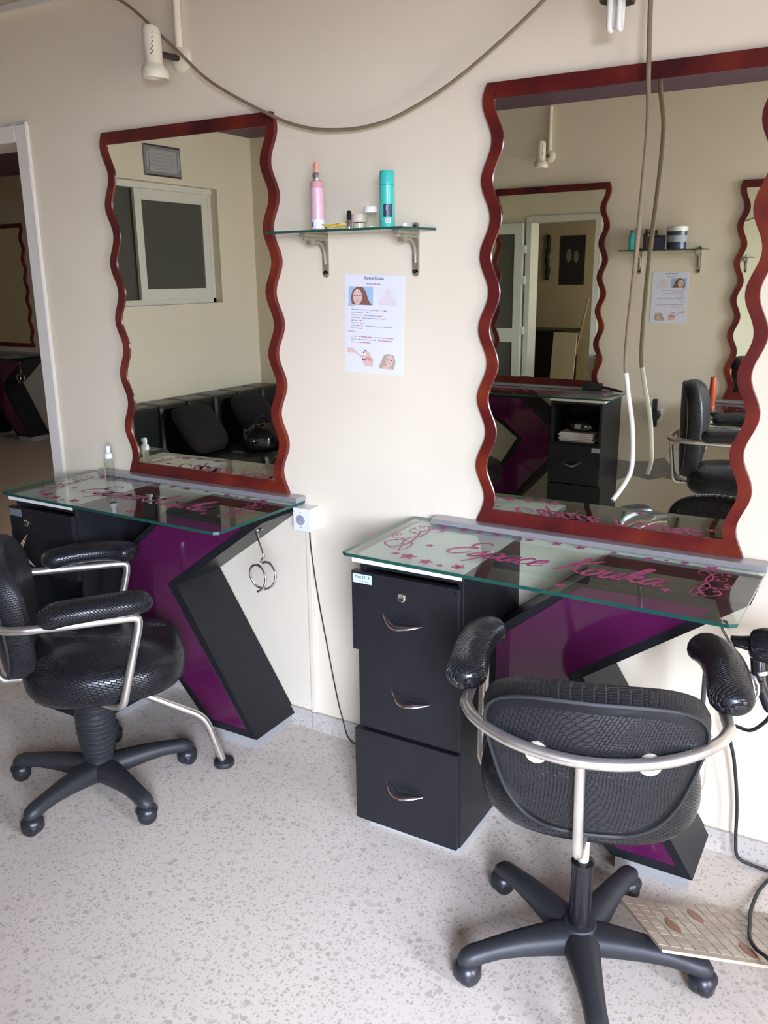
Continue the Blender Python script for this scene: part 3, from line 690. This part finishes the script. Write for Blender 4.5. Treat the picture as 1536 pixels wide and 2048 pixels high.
# ------------------------------------------------------------------ price list
def quad(mb, x0, x1, z0, z1, y, mi=0): mb.add([(x0, y, z0), (x1, y, z0), (x1, y, z1), (x0, y, z1)], [(0, 1, 2, 3)], mi=mi)
def disc(mb, cx, cz, rx, rz, y, mi=0, n=18, a0=0, tilt=0):
    ct, st_ = math.cos(tilt), math.sin(tilt)
    v = [(cx+rx*math.cos(2*PI*k/n)*ct-rz*math.sin(2*PI*k/n)*st_, y, cz+rx*math.cos(2*PI*k/n)*st_+rz*math.sin(2*PI*k/n)*ct) for k in range(n)]
    mb.add(v, [tuple(range(n))], mi=mi)
def pol(mb, pts, y, mi=0): mb.add([(x, y, z) for x, z in pts], [tuple(range(len(pts)))], mi=mi)
def make_poster(name, label):
    t = thing(name, label, 'price list', group='paper price lists'); W, H = .210, .297
    U = lambda u: (u-.5)*W
    Z = lambda v: (.5-v)*H
    sheet = MB().box(-W/2, W/2, -.0012, -.0004, -H/2, H/2).build('paper_sheet', M['paper'], t)
    text_mesh('Espace Kouka', .0125, 'title_print', M['ink'], sheet, (U(.49), -.0016, Z(.045)), (PI/2, 0, 0), bold=.00025)
    ms = [M[k] for k in ('inkl', 'inkr', 'ink')]; L = MB(); rr = random.Random(3)
    def line(v, segs):
        for u0, u1, mi in segs:
            u = u0
            while u < u1:
                w = rr.uniform(.018, .05); e = min(u+w, u1)
                quad(L, U(u), U(e), Z(v)-.0013, Z(v)+.0013, -.0016, mi); u = e+.009
    line(.092, [(.37,.60,1)]); line(.312, [(.05,.17,0)])
    line(.355, [(.11,.25,0),(.27,.40,0),(.43,.60,0),(.64,.71,1)]); line(.384, [(.11,.32,0),(.36,.43,1)]); line(.411, [(.11,.30,0),(.32,.55,0),(.57,.64,1)])
    line(.438, [(.11,.26,0),(.29,.60,0),(.63,.70,1)]); line(.465, [(.11,.22,0),(.25,.31,1)]); line(.491, [(.11,.23,0),(.27,.34,1)])
    line(.518, [(.11,.31,0),(.36,.82,0)]); line(.545, [(.11,.22,0),(.24,.31,1)]); line(.580, [(.05,.18,0)])
    line(.630, [(.11,.22,0),(.25,.48,1),(.51,.84,0)]); line(.658, [(.11,.20,0),(.22,.55,0),(.58,.82,1)]); line(.688, [(.11,.19,0),(.21,.44,1)])
    L.build('price_lines', ms, sheet)['kind'] = 'stuff'
    P = MB(); parts = []; pm = [M[k] for k in ('blue', 'hair', 'skin', 'skinl', 'dark', 'blond', 'rose', 'paleneck')]
    quad(P, U(.06), U(.48), Z(.305), Z(.122), -.0014, 0)                     # portrait of a woman with long brown hair
    pol(P, [(U(.10),Z(.23)),(U(.115),Z(.295)),(U(.15),Z(.305)),(U(.46),Z(.305)),(U(.40),Z(.25)),(U(.36),Z(.17)),(U(.30),Z(.125)),(U(.20),Z(.124)),(U(.13),Z(.16))], -.0016, 1)
    disc(P, U(.215), Z(.225), .0165, .0232, -.0018, 2); disc(P, U(.205), Z(.215), .0035, .0016, -.002, 4); disc(P, U(.165), Z(.215), .003, .0016, -.002, 4); disc(P, U(.26), Z(.212), .0035, .0016, -.002, 4)
    disc(P, U(.21), Z(.268), .0055, .0018, -.002, 6); pol(P, [(U(.20),Z(.235)),(U(.225),Z(.255)),(U(.195),Z(.257))], -.002, 6)
    parts.append(P); P = MB()
    quad(P, U(.55), U(.88), Z(.305), Z(.13), -.0014, 3)                      # pale neck and shoulders
    pol(P, [(U(.58),Z(.30)),(U(.60),Z(.235)),(U(.68),Z(.205)),(U(.70),Z(.14)),(U(.78),Z(.14)),(U(.77),Z(.205)),(U(.86),Z(.235)),(U(.88),Z(.30))], -.0016, 7)
    parts.append(P); P = MB()
    quad(P, U(.05), U(.22), Z(.80), Z(.745), -.0014, 3)
    pol(P, [(U(.05),Z(.80)),(U(.18),Z(.80)),(U(.30),Z(.85)),(U(.34),Z(.93)),(U(.49),Z(.935)),(U(.50),Z(.86)),(U(.42),Z(.78)),(U(.36),Z(.765)),(U(.38),Z(.82)),(U(.26),Z(.815)),(U(.14),Z(.755)),(U(.05),Z(.75))], -.0016, 2)
    for u, v in ((.335,.79),(.36,.772),(.32,.865),(.355,.868)): disc(P, U(u), Z(v), .0035, .0022, -.0019, 4, tilt=.6)
    pol(P, [(U(.38),Z(.83)),(U(.48),Z(.85)),(U(.48),Z(.88)),(U(.37),Z(.86))], -.0018, 6)
    parts.append(P); P = MB()
    pol(P, [(U(.60),Z(.93)),(U(.64),Z(.86)),(U(.68),Z(.80)),(U(.76),Z(.785)),(U(.85),Z(.80)),(U(.88),Z(.86)),(U(.86),Z(.93)),(U(.84),Z(.945)),(U(.62),Z(.945))], -.0016, 5)
    disc(P, U(.78), Z(.86), .0125, .019, -.0018, 2, tilt=-.2); disc(P, U(.755), Z(.85), .003, .0015, -.002, 4); disc(P, U(.81), Z(.853), .003, .0015, -.002, 4); disc(P, U(.775), Z(.885), .004, .0014, -.002, 6)
    pol(P, [(U(.64),Z(.945)),(U(.70),Z(.91)),(U(.76),Z(.915)),(U(.83),Z(.945))], -.0019, 2)
    parts.append(P)
    for q in parts: q.build('photo_print', pm, sheet)
    return t
psA = make_poster('price_list', 'white A4 price list with printed photos taped under the glass shelf'); psA.location = (-1.400, 0, 1.459); psA.rotation_euler = (0, math.radians(1.9), 0)

# ------------------------------------------------------------------ socket, trunking and wire
t = thing('power_outlet', 'white surface-mounted wall socket between the two vanities', 'socket', (-1.662, 0, .773))
MB().box(-.034, .038, -.058, 0, 0, .080).build('socket_box', M['plasticw'], t, bevel=.003)
MB().lathe([(.019,-.0595),(.021,-.058)], c=(-.001, 0, .040), n=24, axis='y').build('socket_rim', M['plasticw'], t, smooth=40)
MB().lathe([(.012,-.0602),(.018,-.0598)], c=(-.001, 0, .040), n=24, axis='y').build('socket_well', M['inkl'], t, smooth=40)
h = MB()
for x, z in ((-.008,.040),(.006,.040),(-.001,.050)): h.lathe([(.0022,-.0612),(.0022,-.0602)], c=(x, 0, z), n=10, axis='y')
h.build('socket_holes', M['ink'], t)
for z in (.066, .014): MB().lathe([(.002,-.0592),(.002,-.058)], c=(-.001, 0, z), n=8, axis='y').build('screw', M['ink'], t)
t = thing('cable_trunking', 'narrow cream cable trunking running from the socket down to the skirting', 'trunking', (-1.668, 0, 0))
MB().box(-.010, .010, -.012, 0, .074, .776).build('trunk_body', M['wall'], t, bevel=.0015)
MB().box(-.0075, .0075, -.0145, -.012, .074, .776).build('trunk_lid', M['wall'], t)
w = MB().tube(spl([(-1.655,-.020,.777),(-1.652,-.020,.70),(-1.632,-.014,.52),(-1.60,-.010,.33),(-1.57,-.012,.18),(-1.545,-.016,.09),(-1.50,-.03,.012),(-1.40,-.03,.006)], 8), .0026, n=6)
tag(w.build('thin_wire', M['rubber'], smooth=60), 'thin black wire hanging loose from the wall socket to the floor', 'wire')

# ------------------------------------------------------------------ spot lamps
def make_spot(name, label, cfl=False, group=None, dir_=-1):
    # origin: rose on the wall, lamp hangs towards dir_ (y)
    t = thing(name, label, 'lamp', group=group); d = dir_
    MB().lathe([(.040,0),(.040,.006),(.030,.016),(.012,.020)], n=24, axis='y').build('wall_rose', M['wall'], t, smooth=40) if d > 0 else None
    if d < 0:
        r = MB().lathe([(.040,0),(.040,.006),(.030,.016),(.012,.020)], n=24, axis='y'); r.v = [(v[0], -v[1], v[2]) for v in r.v]; r.f = [f[::-1] for f in r.f]
        r.build('wall_rose', M['wall'], t, smooth=40)
    MB().tube([(.004, d*.014, .03), (.004, d*.014, .278)], .0125, n=12).build('conduit', M['wall'], t, smooth=50)
    MB().tube([(0, d*.018, 0), (-.006, d*.05, .0), (-.006, d*.09, 0)], .010, n=10).build('swivel_arm', M['darkmetal'], t, smooth=50)
    c = (-.010, d*.118, 0)
    head = MB().lathe([(.010,.078),(.022,.074),(.0285,.062),(.0290,.02),(.0275,-.030),(.0290,-.034),(.040,-.046),(.0435,-.058),(.0415,-.074),(.0395,-.0745),(.038,-.060),(.026,-.036),(.020,-.03)], n=28)
    head.v = [(c[0]+v[0], c[1]+v[1]+v[2]*.05*d, v[2]+v[0]*-.10) for v in head.v]
    h = head.build('lamp_shade', [M['lampin'] if cfl else M['lamp']], t, smooth=40)
    s = MB()
    for k in range(5):
        z = .045-.0125*k
        for a in (math.radians(-52),):
            px, py = c[0]+.0292*math.cos(a), c[1]+.0292*math.sin(a)*(-d if d > 0 else 1)
            s.tube([(px-.004, py-.002, z-.006), (px+.004, py+.003, z+.006)], .0014, n=5)
    if not cfl: s.build('vent_slots', M['darkmetal'], h)
    if cfl:
        q = MB()
        for sx, sy in ((-.011, -.011), (.011, -.011)):
            x0, y0 = c[0]+sx, c[1]
            q.tube(rnd([(x0, y0-.012, -.035), (x0, y0-.012, -.132), (x0, y0+.012, -.132), (x0, y0+.012, -.035)], .012, 5), .0068, n=10)
        q.build('tube_bulb', M['tube'], h, smooth=60)['label'] = 'unlit white compact fluorescent tubes'
        MB().lathe([(.036,-.062),(.030,-.055)], c=(c[0], c[1], 0), n=24).build('shade_inside', M['lampin'], h)
    return t
spA = make_spot('spot_lamp', 'cream spot lamp with vent slots on the wall above the left mirror', False, 'spot lamps'); spA.location = (-2.112, 0, 2.285)
spB = make_spot('spot_lamp', 'dark spot lamp with a bare folded tube bulb above the right mirror', True, 'spot lamps'); spB.location = (-.652, 0, 2.284)

# ------------------------------------------------------------------ cords
m = MB().tube(spl([(-2.60,-.02,2.585),(-2.48,-.035,2.535),(-2.30,-.05,2.466),(-2.10,-.052,2.312),(-1.945,-.055,2.190),(-1.717,-.05,2.073),(-1.60,-.045,2.032),(-1.50,-.045,2.017),(-1.39,-.045,2.016),(-1.27,-.045,2.040),(-1.09,-.05,2.115),(-.86,-.06,2.258),(-.70,-.06,2.40),(-.58,-.05,2.585)], 8), .0048, n=8)
tag(m.build('slack_cord', M['cord'], smooth=60), 'tan cord sagging in a curve across the wall above both mirrors', 'cord')
pth = [(-.612,-.03,2.588),(-.604,-.05,2.30),(-.590,-.072,2.06),(-.578,-.092,1.93),(-.590,-.080,1.63),(-.596,-.090,1.41),(-.585,-.096,1.32),(-.564,-.105,1.22),(-.556,-.116,1.125),(-.562,-.145,1.085),(-.580,-.189,1.045)]
t = thing('hanging_cable', 'pale cable hanging from the ceiling in front of the right mirror, loose end curling out', 'cable', (0, 0, 0))
P = spl(pth, 8); cut = 44
MB().tube(P[:cut+1], .0058, n=8).build('upper_sheath', M['cord'], t, smooth=60); MB().tube(P[cut:], .0062, n=8).build('lower_sheath', M['cordw'], t, smooth=60)
MB().tube([P[-1], P[-1]+(P[-1]-P[-2]).normalized()*.012], .0025, n=6).build('bare_end', M['darkmetal'], t)

# ------------------------------------------------------------------ hair dryer hanging at the right vanity
t = thing('hair_dryer', 'black hair dryer hanging from the ring at the right vanity', 'hair dryer', (-.160, -.256, .757))
A = Vector((1, .06, .03)).normalized()
def along(d, off=(0, 0, 0)): return A*d+Vector(off)
pr = [(-.056,.026),(-.050,.034),(-.03,.041),(.02,.045),(.07,.043),(.092,.030),(.10,.012)]
MB().tube([along(d) for d, r in pr], [r for d, r in pr], n=22).build('barrel', M['gloss'], t, smooth=40)
MB().tube([along(-.056), along(-.075), along(-.098)], [.030, .024, .020], n=18, flat=.55).build('nozzle', M['gloss'], t, smooth=40)
MB().tube(spl([along(-.030, (0,0,-.03)), along(-.022, (.004,-.01,-.085)), along(.002, (.01,-.012,-.155))], 5), [.024]*5+[.021]*5+[.017], n=16, flat=.8).build('handle', M['gloss'], t, smooth=40)
MB().tube([along(-.026, (.0,-.004,-.062)), along(-.024, (.0,-.005,-.070))], .0245, n=18).build('trim_ring', M['silver'], t, smooth=40)
MB().box(-.030, -.012, -.036, -.030, -.105, -.08).build('switch', M['darkmetal'], t, bevel=.002)
cb = MB().tube(spl([(-.150,-.270,.592),(-.165,-.25,.555),(-.20,-.20,.50),(-.262,-.09,.44),(-.243,-.06,.33),(-.225,-.045,.19),(-.218,-.045,.075),(-.205,-.042,.022),(-.15,-.035,.006),(.0,-.05,.006),(.10,-.09,.006),(.02,-.09,.006),(-.10,-.06,.006),(-.136,-.12,.006),(-.145,-.24,.022),(-.137,-.33,.052),(-.129,-.415,.080),(-.108,-.474,.100),(-.07,-.52,.114),(.0,-.60,.08),(.08,-.68,.006),(.2,-.70,.006)], 8), .0048, n=8)
tag(cb.build('power_cable', M['rubber'], smooth=60), 'black power cable dropping beside the right vanity leg and looping over the floor', 'cable')

# ------------------------------------------------------------------ broken tile resting on the chair base
t = thing('ceramic_tile', 'broken beige tile with leaf prints lying on the chair wheel at bottom right', 'tile', (0, 0, 0))
n1 = (.10-.015)/(-.56+.30)
def tz(x, y): return .027+(y+.30)*n1+.006
def tslab(mb, pts, d0, d1, mi=0, side=None):
    n = len(pts); v = [(x, y, tz(x, y)+d0) for x, y in pts]+[(x, y, tz(x, y)+d1) for x, y in pts]
    ar = sum(pts[i][0]*pts[(i+1)%n][1]-pts[(i+1)%n][0]*pts[i][1] for i in range(n)); s_ = 1 if ar > 0 else -1
    mb.add(v, [list(range(n-1, -1, -1))[::s_], list(range(n, 2*n))[::s_]], mi=mi)
    mb.add(v, [[(i, (i+1)%n, n+(i+1)%n, n+i), ((i+1)%n, i, n+i, n+(i+1)%n)][0 if s_ > 0 else 1] for i in range(n)], mi=mi if side is None else side)
tp = [(-.448,-.409),(-.287,-.629),(-.05,-.505),(.06,-.44),(.05,-.20),(-.105,-.215),(-.211,-.292),(-.232,-.272),(-.262,-.300),(-.331,-.375)]
tb = MB(); tslab(tb, tp, -.008, 0, 0, 1); body = tb.build('tile_body', [M['tile'], M['clay']], t)
from mathutils.geometry import intersect_point_quad_2d
def inside(x, y):
    c = False; n = len(tp)
    for i in range(n):
        (x1, y1), (x2, y2) = tp[i], tp[i-1]
        if (y1 > y) != (y2 > y) and x < (x2-x1)*(y-y1)/(y2-y1)+x1: c = not c
    return c
rr = random.Random(5); sq = MB(); sq2 = MB()
e1 = Vector((.161, -.22)).normalized(); e2 = Vector((.237, .124)).normalized()
for i in range(-2, 16):
    for j in range(-2, 16):
        cc = Vector((-.448, -.409))+e1*(.012+i*.0285)+e2*(.012+j*.0285); s = .0118
        q = [cc+e1*s*a+e2*s*b for a, b in ((1,-1),(1,1),(-1,1),(-1,-1))]
        if not all(inside(p.x, p.y) for p in q): continue
        tslab(sq if rr.random() < .55 else sq2, [(p.x, p.y) for p in q], 0, .0007+.0005*rr.random())
o = sq.build('relief_squares', M['tile'], body); o['kind'] = 'stuff'
o = sq2.build('relief_squares', M['tilel'], body); o['kind'] = 'stuff'
for (x, y) in ((-.291,-.488),(-.257,-.385),(-.124,-.479),(-.085,-.270)):
    d = Vector((.10, -.13)).normalized(); nn = Vector((-d.y, d.x)); P = []
    for k in range(16):
        a = 2*PI*k/16; P.append(tuple(Vector((x, y))+d*.036*math.cos(a)+nn*.013*math.sin(a)*abs(math.sin(a))**.3))
    lb = MB(); tslab(lb, P, .0003, .0022); lb.build('leaf_print', M['leaf'], body)

# ------------------------------------------------------------------ the opposite side of the room (seen in the mirrors)
stC = make_station('vanity_station', 'salon vanity seen in the right mirror with an open top niche full of papers', 'salon vanities', drawers='23')
stC.location = (-2.005, YB, .03); stC.rotation_euler = (0, 0, PI)
MB().box(-.547, -.243, -.388, -.02, -.03, -.0005).build('plinth', M['plinth'], stC); MB().box(.155, .352, -.222, -.015, -.03, -.0005).build('leg_plinth', M['plinth'], stC)
stk = MB().box(-.555, -.505, -.4145, -.413, .545, .572).build('sticker', M['inkl'], stC)
stD = copy_tree(stA); stD['label'] = 'salon vanity farthest right in the right mirror, orange tube standing on it'
stD.location = (-.475, YB, 0); stD.rotation_euler = (0, 0, PI)
mC = copy_tree(mA); mC['label'] = 'wavy framed mirror hung above the vanity with the open niche'; mC.location = (-1.955, YB+.022, .031); mC.rotation_euler = (0, 0, PI+.050)
mD = copy_tree(mA); mD['label'] = 'wavy framed mirror at the far right inside the right mirror'; mD.location = (-.478, YB, 0); mD.rotation_euler = (0, 0, PI)
shB = make_shelf('glass_shelf_unit', 'glass wall shelf holding the black tub, seen in the right mirror', 'wall shelves', 1.0, 1.515, (1.053, 1.392)); shB.location = (0, YB, 0); shB.rotation_euler = (0, 0, PI)
ys = YB+.09
psB = copy_tree(psA); psB['label'] = 'white price list seen reversed in the right mirror'; psB.location = (-1.206, YB, 1.462); psB.rotation_euler = (0, 0, PI)
bottle('squeeze_bottle', 'teal bottle with dark cap on the reflected shelf', 'bottle', [('body', 'teal', [(.017,0),(.0185,.003),(.0185,.085),(.013,.098)]), ('cap', 'gloss', [(.010,.0985),(.010,.112)])], (-1.425, ys, ZS))
bottle('dye_bottle', 'dark brown bottle on the reflected shelf behind the cable', 'bottle', [('body', 'bottlebrown', [(.021,0),(.022,.003),(.022,.088),(.014,.096)]), ('cap', 'gloss', [(.013,.0965),(.013,.114)])], (-1.338, ys, ZS))
bottle('dye_bottle', 'grey brown bottle between the dark bottle and black tub', 'bottle', [('body', 'kraft', [(.019,0),(.020,.003),(.020,.085),(.013,.094)]), ('cap', 'gloss', [(.012,.0945),(.012,.110)])], (-1.300, ys-.03, ZS))
bottle('wax_tub', 'large black tub with cream lid on the reflected shelf', 'tub', [('body', 'navy', [(.050,0),(.053,.003),(.057,.098)]), ('lid', 'cream2', [(.060,.0985),(.060,.122),(.056,.126)]), ('label_strip', 'inkl', [(.0565,.040),(.0572,.075)])], (-1.170, ys, ZS))
t = thing('black_box', 'small black box against the large black tub', 'box', (-1.256, ys+.03, ZS)); MB().box(-.026, .026, -.02, .02, 0, .070).build('carton', M['navy'], t, bevel=.002); MB().box(-.027, .027, -.021, .021, .0705, .078).build('lid', M['gloss'], t, bevel=.001)
spC = make_spot('spot_lamp', 'cream spot lamp on the opposite wall, seen in the right mirror', False, 'spot lamps', 1); spC.location = (-1.985, YB, 2.300)
t = thing('plug_adapter', 'black plug adapter in the opposite wall socket', 'adapter', (-1.235, YB, .765))
MB().box(-.04, .04, 0, .012, -.04, .04).build('socket_plate', M['plasticw'], t, bevel=.003)
MB().tube([(0,.012,0),(0,.05,0),(0,.07,0)], [.036,.036,.028], n=8).build('adapter_body', M['gloss'], t); MB().box(-.014, .014, .02, .05, .02, .10).build('plug', M['gloss'], t, bevel=.004); MB().box(-.018, .018, .02, .05, -.07, -.02).build('plug', M['gloss'], t, bevel=.004)
bottle('styling_tube', 'tall orange red tube standing on the vanity edge in the right mirror', 'tube', [('body', 'orange', [(.018,0),(.020,.004),(.016,.168),(.012,.172)]), ('foot', 'orange', [(.022,0),(.022,.012)])], (-.872, YB+.26, .8675))
t = thing('paper_stack', 'stack of papers in the open niche of the reflected vanity', 'papers', (-1.61, YB+.28, .6242))
for k in range(5): MB().box(-.115+rr.uniform(-.01,.01), .10+rr.uniform(-.01,.01), -.09, .09, .011*k, .011*k+.009).build('sheaf', M['papers'], t)
t = thing('plastic_bag', 'black plastic bag on the papers in the reflected niche', 'bag', (-1.60, YB+.27, .6800))
prf = [(.03,.0),(.10,.006),(.112,.03),(.095,.06),(.05,.078),(.01,.082)]
b_ = MB().lathe(prf, n=24); b_.v = [(v[0]*(1+.12*math.sin(v[1]*90+v[2]*50)), v[1]*.75*(1+.1*math.sin(v[0]*80)), v[2]*(1+.08*math.sin(v[0]*60))) for v in b_.v]
b_.build('bag_body', M['bag'], t, smooth=60); MB().box(-.03, .01, .078, .084, .02, .045).build('bag_print', M['inkl'], t)
t = thing('hair_brush', 'dark round hair brush lying on the reflected vanity top', 'brush', (-1.62, YB+.10, .9270))
MB().tube([(-.05,0,.0),(.07,0,.0)], .024, n=16).build('bristle_barrel', M['rubber'], t, smooth=50); MB().tube([(.07,0,0),(.20,.01,-.02)], [.009,.007], n=10).build('handle', M['gloss'], t, smooth=50)
chS = make_chair('salon_chair', '', math.radians(-5), 10, .125, False, 'salon chairs', .935, .04); chS['label'] = 'black salon chair seen side-on in the right mirror'; chS.location = (-.68, -2.36, 0)
chT = copy_tree(chL); chT['label'] = 'black salon chair glimpsed at the lower left of the right mirror'; chT.location = (-2.27, -2.40, 0); chT.rotation_euler = (0, 0, math.radians(-15))

# sofa along the left wall, its cushions and the framed text
t = thing('leather_sofa', 'black leather sofa with pleated back seen in the left mirror', 'sofa', (XL, -2.0, 0))
b_ = MB().box(.02, .86, -1.06, 1.05, .04, .40); b_.build('sofa_base', M['sofa'], t, bevel=.02)
for i in range(2):
    y0 = -.80+i*.80; MB().box(.26, .88, y0+.004, y0+.796, .402, .50).build('seat_cushion', M['sofa'], t, bevel=.035)
for i in range(8):
    y0 = -1.05+i*.2625; MB().box(.02, .25, y0, y0+.262, .402, .815).build('back_pleat', M['sofa'], t, bevel=.03)
for y0, y1 in ((-1.06, -.81), (.81, 1.05)): MB().box(.252, .88, y0, y1, .402, .69).build('arm_rest', M['sofa'], t, bevel=.04)
for i in range(6): MB().box(.10, .16, -.9+i*.34, -.84+i*.34, 0, .0395).build('foot', M['darkmetal'], t)
def cushion(name, label, loc, rot, w=.175, m='cush'):
    t = thing(name, label, 'cushion', loc, 0, 'sofa cushions'); t.rotation_euler = rot
    P = [(1.0,-.002),(.97,.02),(.85,.045),(.55,.066),(.2,.072),(.02,.073)]; P = [(s_, -d) for s_, d in P[::-1]]+P[1:]
    rings = [[(x, y, z) for x, y in superell(0, w*s_, w*s_, 5)] for s_, z in P]
    MB().loft(rings, [[(0, 0)]*41]*len(rings)).build('cover', M[m], t, smooth=60)
    MB().tube([(x, y, 0) for x, y in superell(0, w, w, 5)], .006, n=6, closed=True).build('piping', M[m], t, smooth=60)
    return t
cushion('cushion', 'dark plum cushion leaning on the left half of the sofa back', (XL+.42, -1.92, .655), (0, math.radians(52), 0))
cushion('cushion', 'dark cushion leaning on the right half of the sofa back', (XL+.42, -2.50, .655), (0, math.radians(52), 0))
t = thing('hand_bag', 'glossy black bag lying on the sofa seat', 'bag', (XL+.70, -2.20, .502))
b_ = MB().lathe([(.06,0),(.14,.01),(.16,.06),(.13,.12),(.06,.15),(.01,.155)], n=28); b_.v = [(v[0]*.8*(1+.1*math.sin(v[1]*40)), v[1]*1.15, v[2]*(1+.12*math.sin(v[0]*45+v[1]*30))) for v in b_.v]
b_.build('bag_body', M['bag'], t, smooth=60); MB().tube(spl([(.0,-.08,.14),(0,-.04,.20),(0,.04,.20),(0,.08,.14)], 6), .007, n=8).build('bag_strap', M['bag'], t, smooth=60)
t = thing('framed_text', 'grey framed text panel above the window, seen in the left mirror', 'picture', (XL, -2.175, 2.34))
MB().box(0, .014, -.165, .165, -.095, .095).build('panel', M['printgrey'], t, bevel=.002)
q = MB().box(.0142, .0152, -.125, .125, -.068, .068); q.build('text_field', M['printlight'], t)
q = MB()
for r_ in range(5):
    y = -.10+.03*(r_ in (0, 4))
    while y < .10-.03*(r_ in (0, 4)):
        w_ = rr.uniform(.01, .028); q.box(.0153, .0158, y, y+w_, .040-.022*r_-.005, .040-.022*r_+.005); y += w_+.006
q.build('script_lines', M['inkl'], t)
for s_ in (-1, 1): MB().box(.0142, .0156, s_*.142-.008, s_*.142+.008, -.05, .05).build('ornament', M['printlight'], t)
for z in (-.09, .09): MB().box(.0142, .016, -.16, .16, z-.005, z+.005).build('border_strip', M['poster'], t)

# papers in the open niche of the left vanity
t = thing('paper_stack', 'white papers in the open niche of the left vanity behind the chair', 'papers', (-2.52, -.30, .3448))
for x0, x1, z in ((-.13, -.02, .0), (-.12, .0, .012), (.03, .10, .0), (.035, .095, .012)): MB().box(x0, x1, -.08, .10, z, z+.010).build('sheaf', M['papers'], t)

# ------------------------------------------------------------------ next room seen through the doorway
stE = copy_tree(stA); stE['label'] = 'dark vanity in the next room, seen through the doorway'; stE.location = (-7.92, YF, 0)
mE = copy_tree(mA); mE['label'] = 'wavy framed mirror in the dark next room beyond the doorway'; mE.location = (-8.00, YF, .05)
t = thing('wall_poster', 'tall dark poster on the next room wall, seen through two mirrors', 'poster', (-4.80, YF, 1.46))
MB().box(-.19, .19, -.006, 0, 0, .67).build('poster_sheet', M['poster'], t); q = MB(); disc(q, -.05, .40, .04, .09, -.0065); disc(q, .06, .38, .035, .08, -.0065); q.build('poster_figures', M['printgrey'], t)
t = thing('hair_strand', 'narrow dark hair piece hanging beside the poster', 'hairpiece', (-5.17, YF-.02, 1.53))
MB().tube(spl([(0,0,.60),(.01,0,.45),(-.01,0,.3),(.01,0,.15),(0,0,0)], 5), [.02+.018*abs(math.sin(i*.7)) for i in range(21)], n=8).build('strand', M['rubber'], t, smooth=60); MB().lathe([(.02,-.01),(.02,.012)], c=(0,0,.60), n=10, axis='y').build('nail', M['darkmetal'], t)
t = thing('wooden_bench', 'low dark chest in the next room under the poster', 'chest', (-5.0, YF-.3, 0)); MB().box(-.5, .35, -.28, .28, .06, .82).build('chest_body', M['black'], t, bevel=.01); MB().box(-.53, .38, -.30, .29, .82, .86).build('chest_top', M['blackedge'], t, bevel=.004)
for x in (-.45, .27): MB().box(x, x+.06, -.26, .26, 0, .06).build('foot', M['blackedge'], t)
t = thing('white_board', 'off-white board leaning in the next room with a pole behind it', 'board', (-4.50, 2.75, 0)); b_ = MB().box(-.18, .16, -.012, .012, 0, .84); b_.v = [(v[0], v[1]+v[2]*.12, v[2]+.002) for v in b_.v]; b_.build('panel', M['board'], t, bevel=.004)
MB().box(-.19, .17, -.016, .016, 0, .03).build('edge_strip', M['wood'], t)
t = thing('broom', 'pale broom pole leaning behind the off-white board', 'broom', (-4.45, 2.93, 0)); MB().tube([(-.05,0,.04),(.20,.03,1.30)], .013, n=10).build('pole', M['wood'], t, smooth=50); MB().box(-.20, .10, -.03, .03, 0, .07).build('brush_head', M['darkmetal'], t)
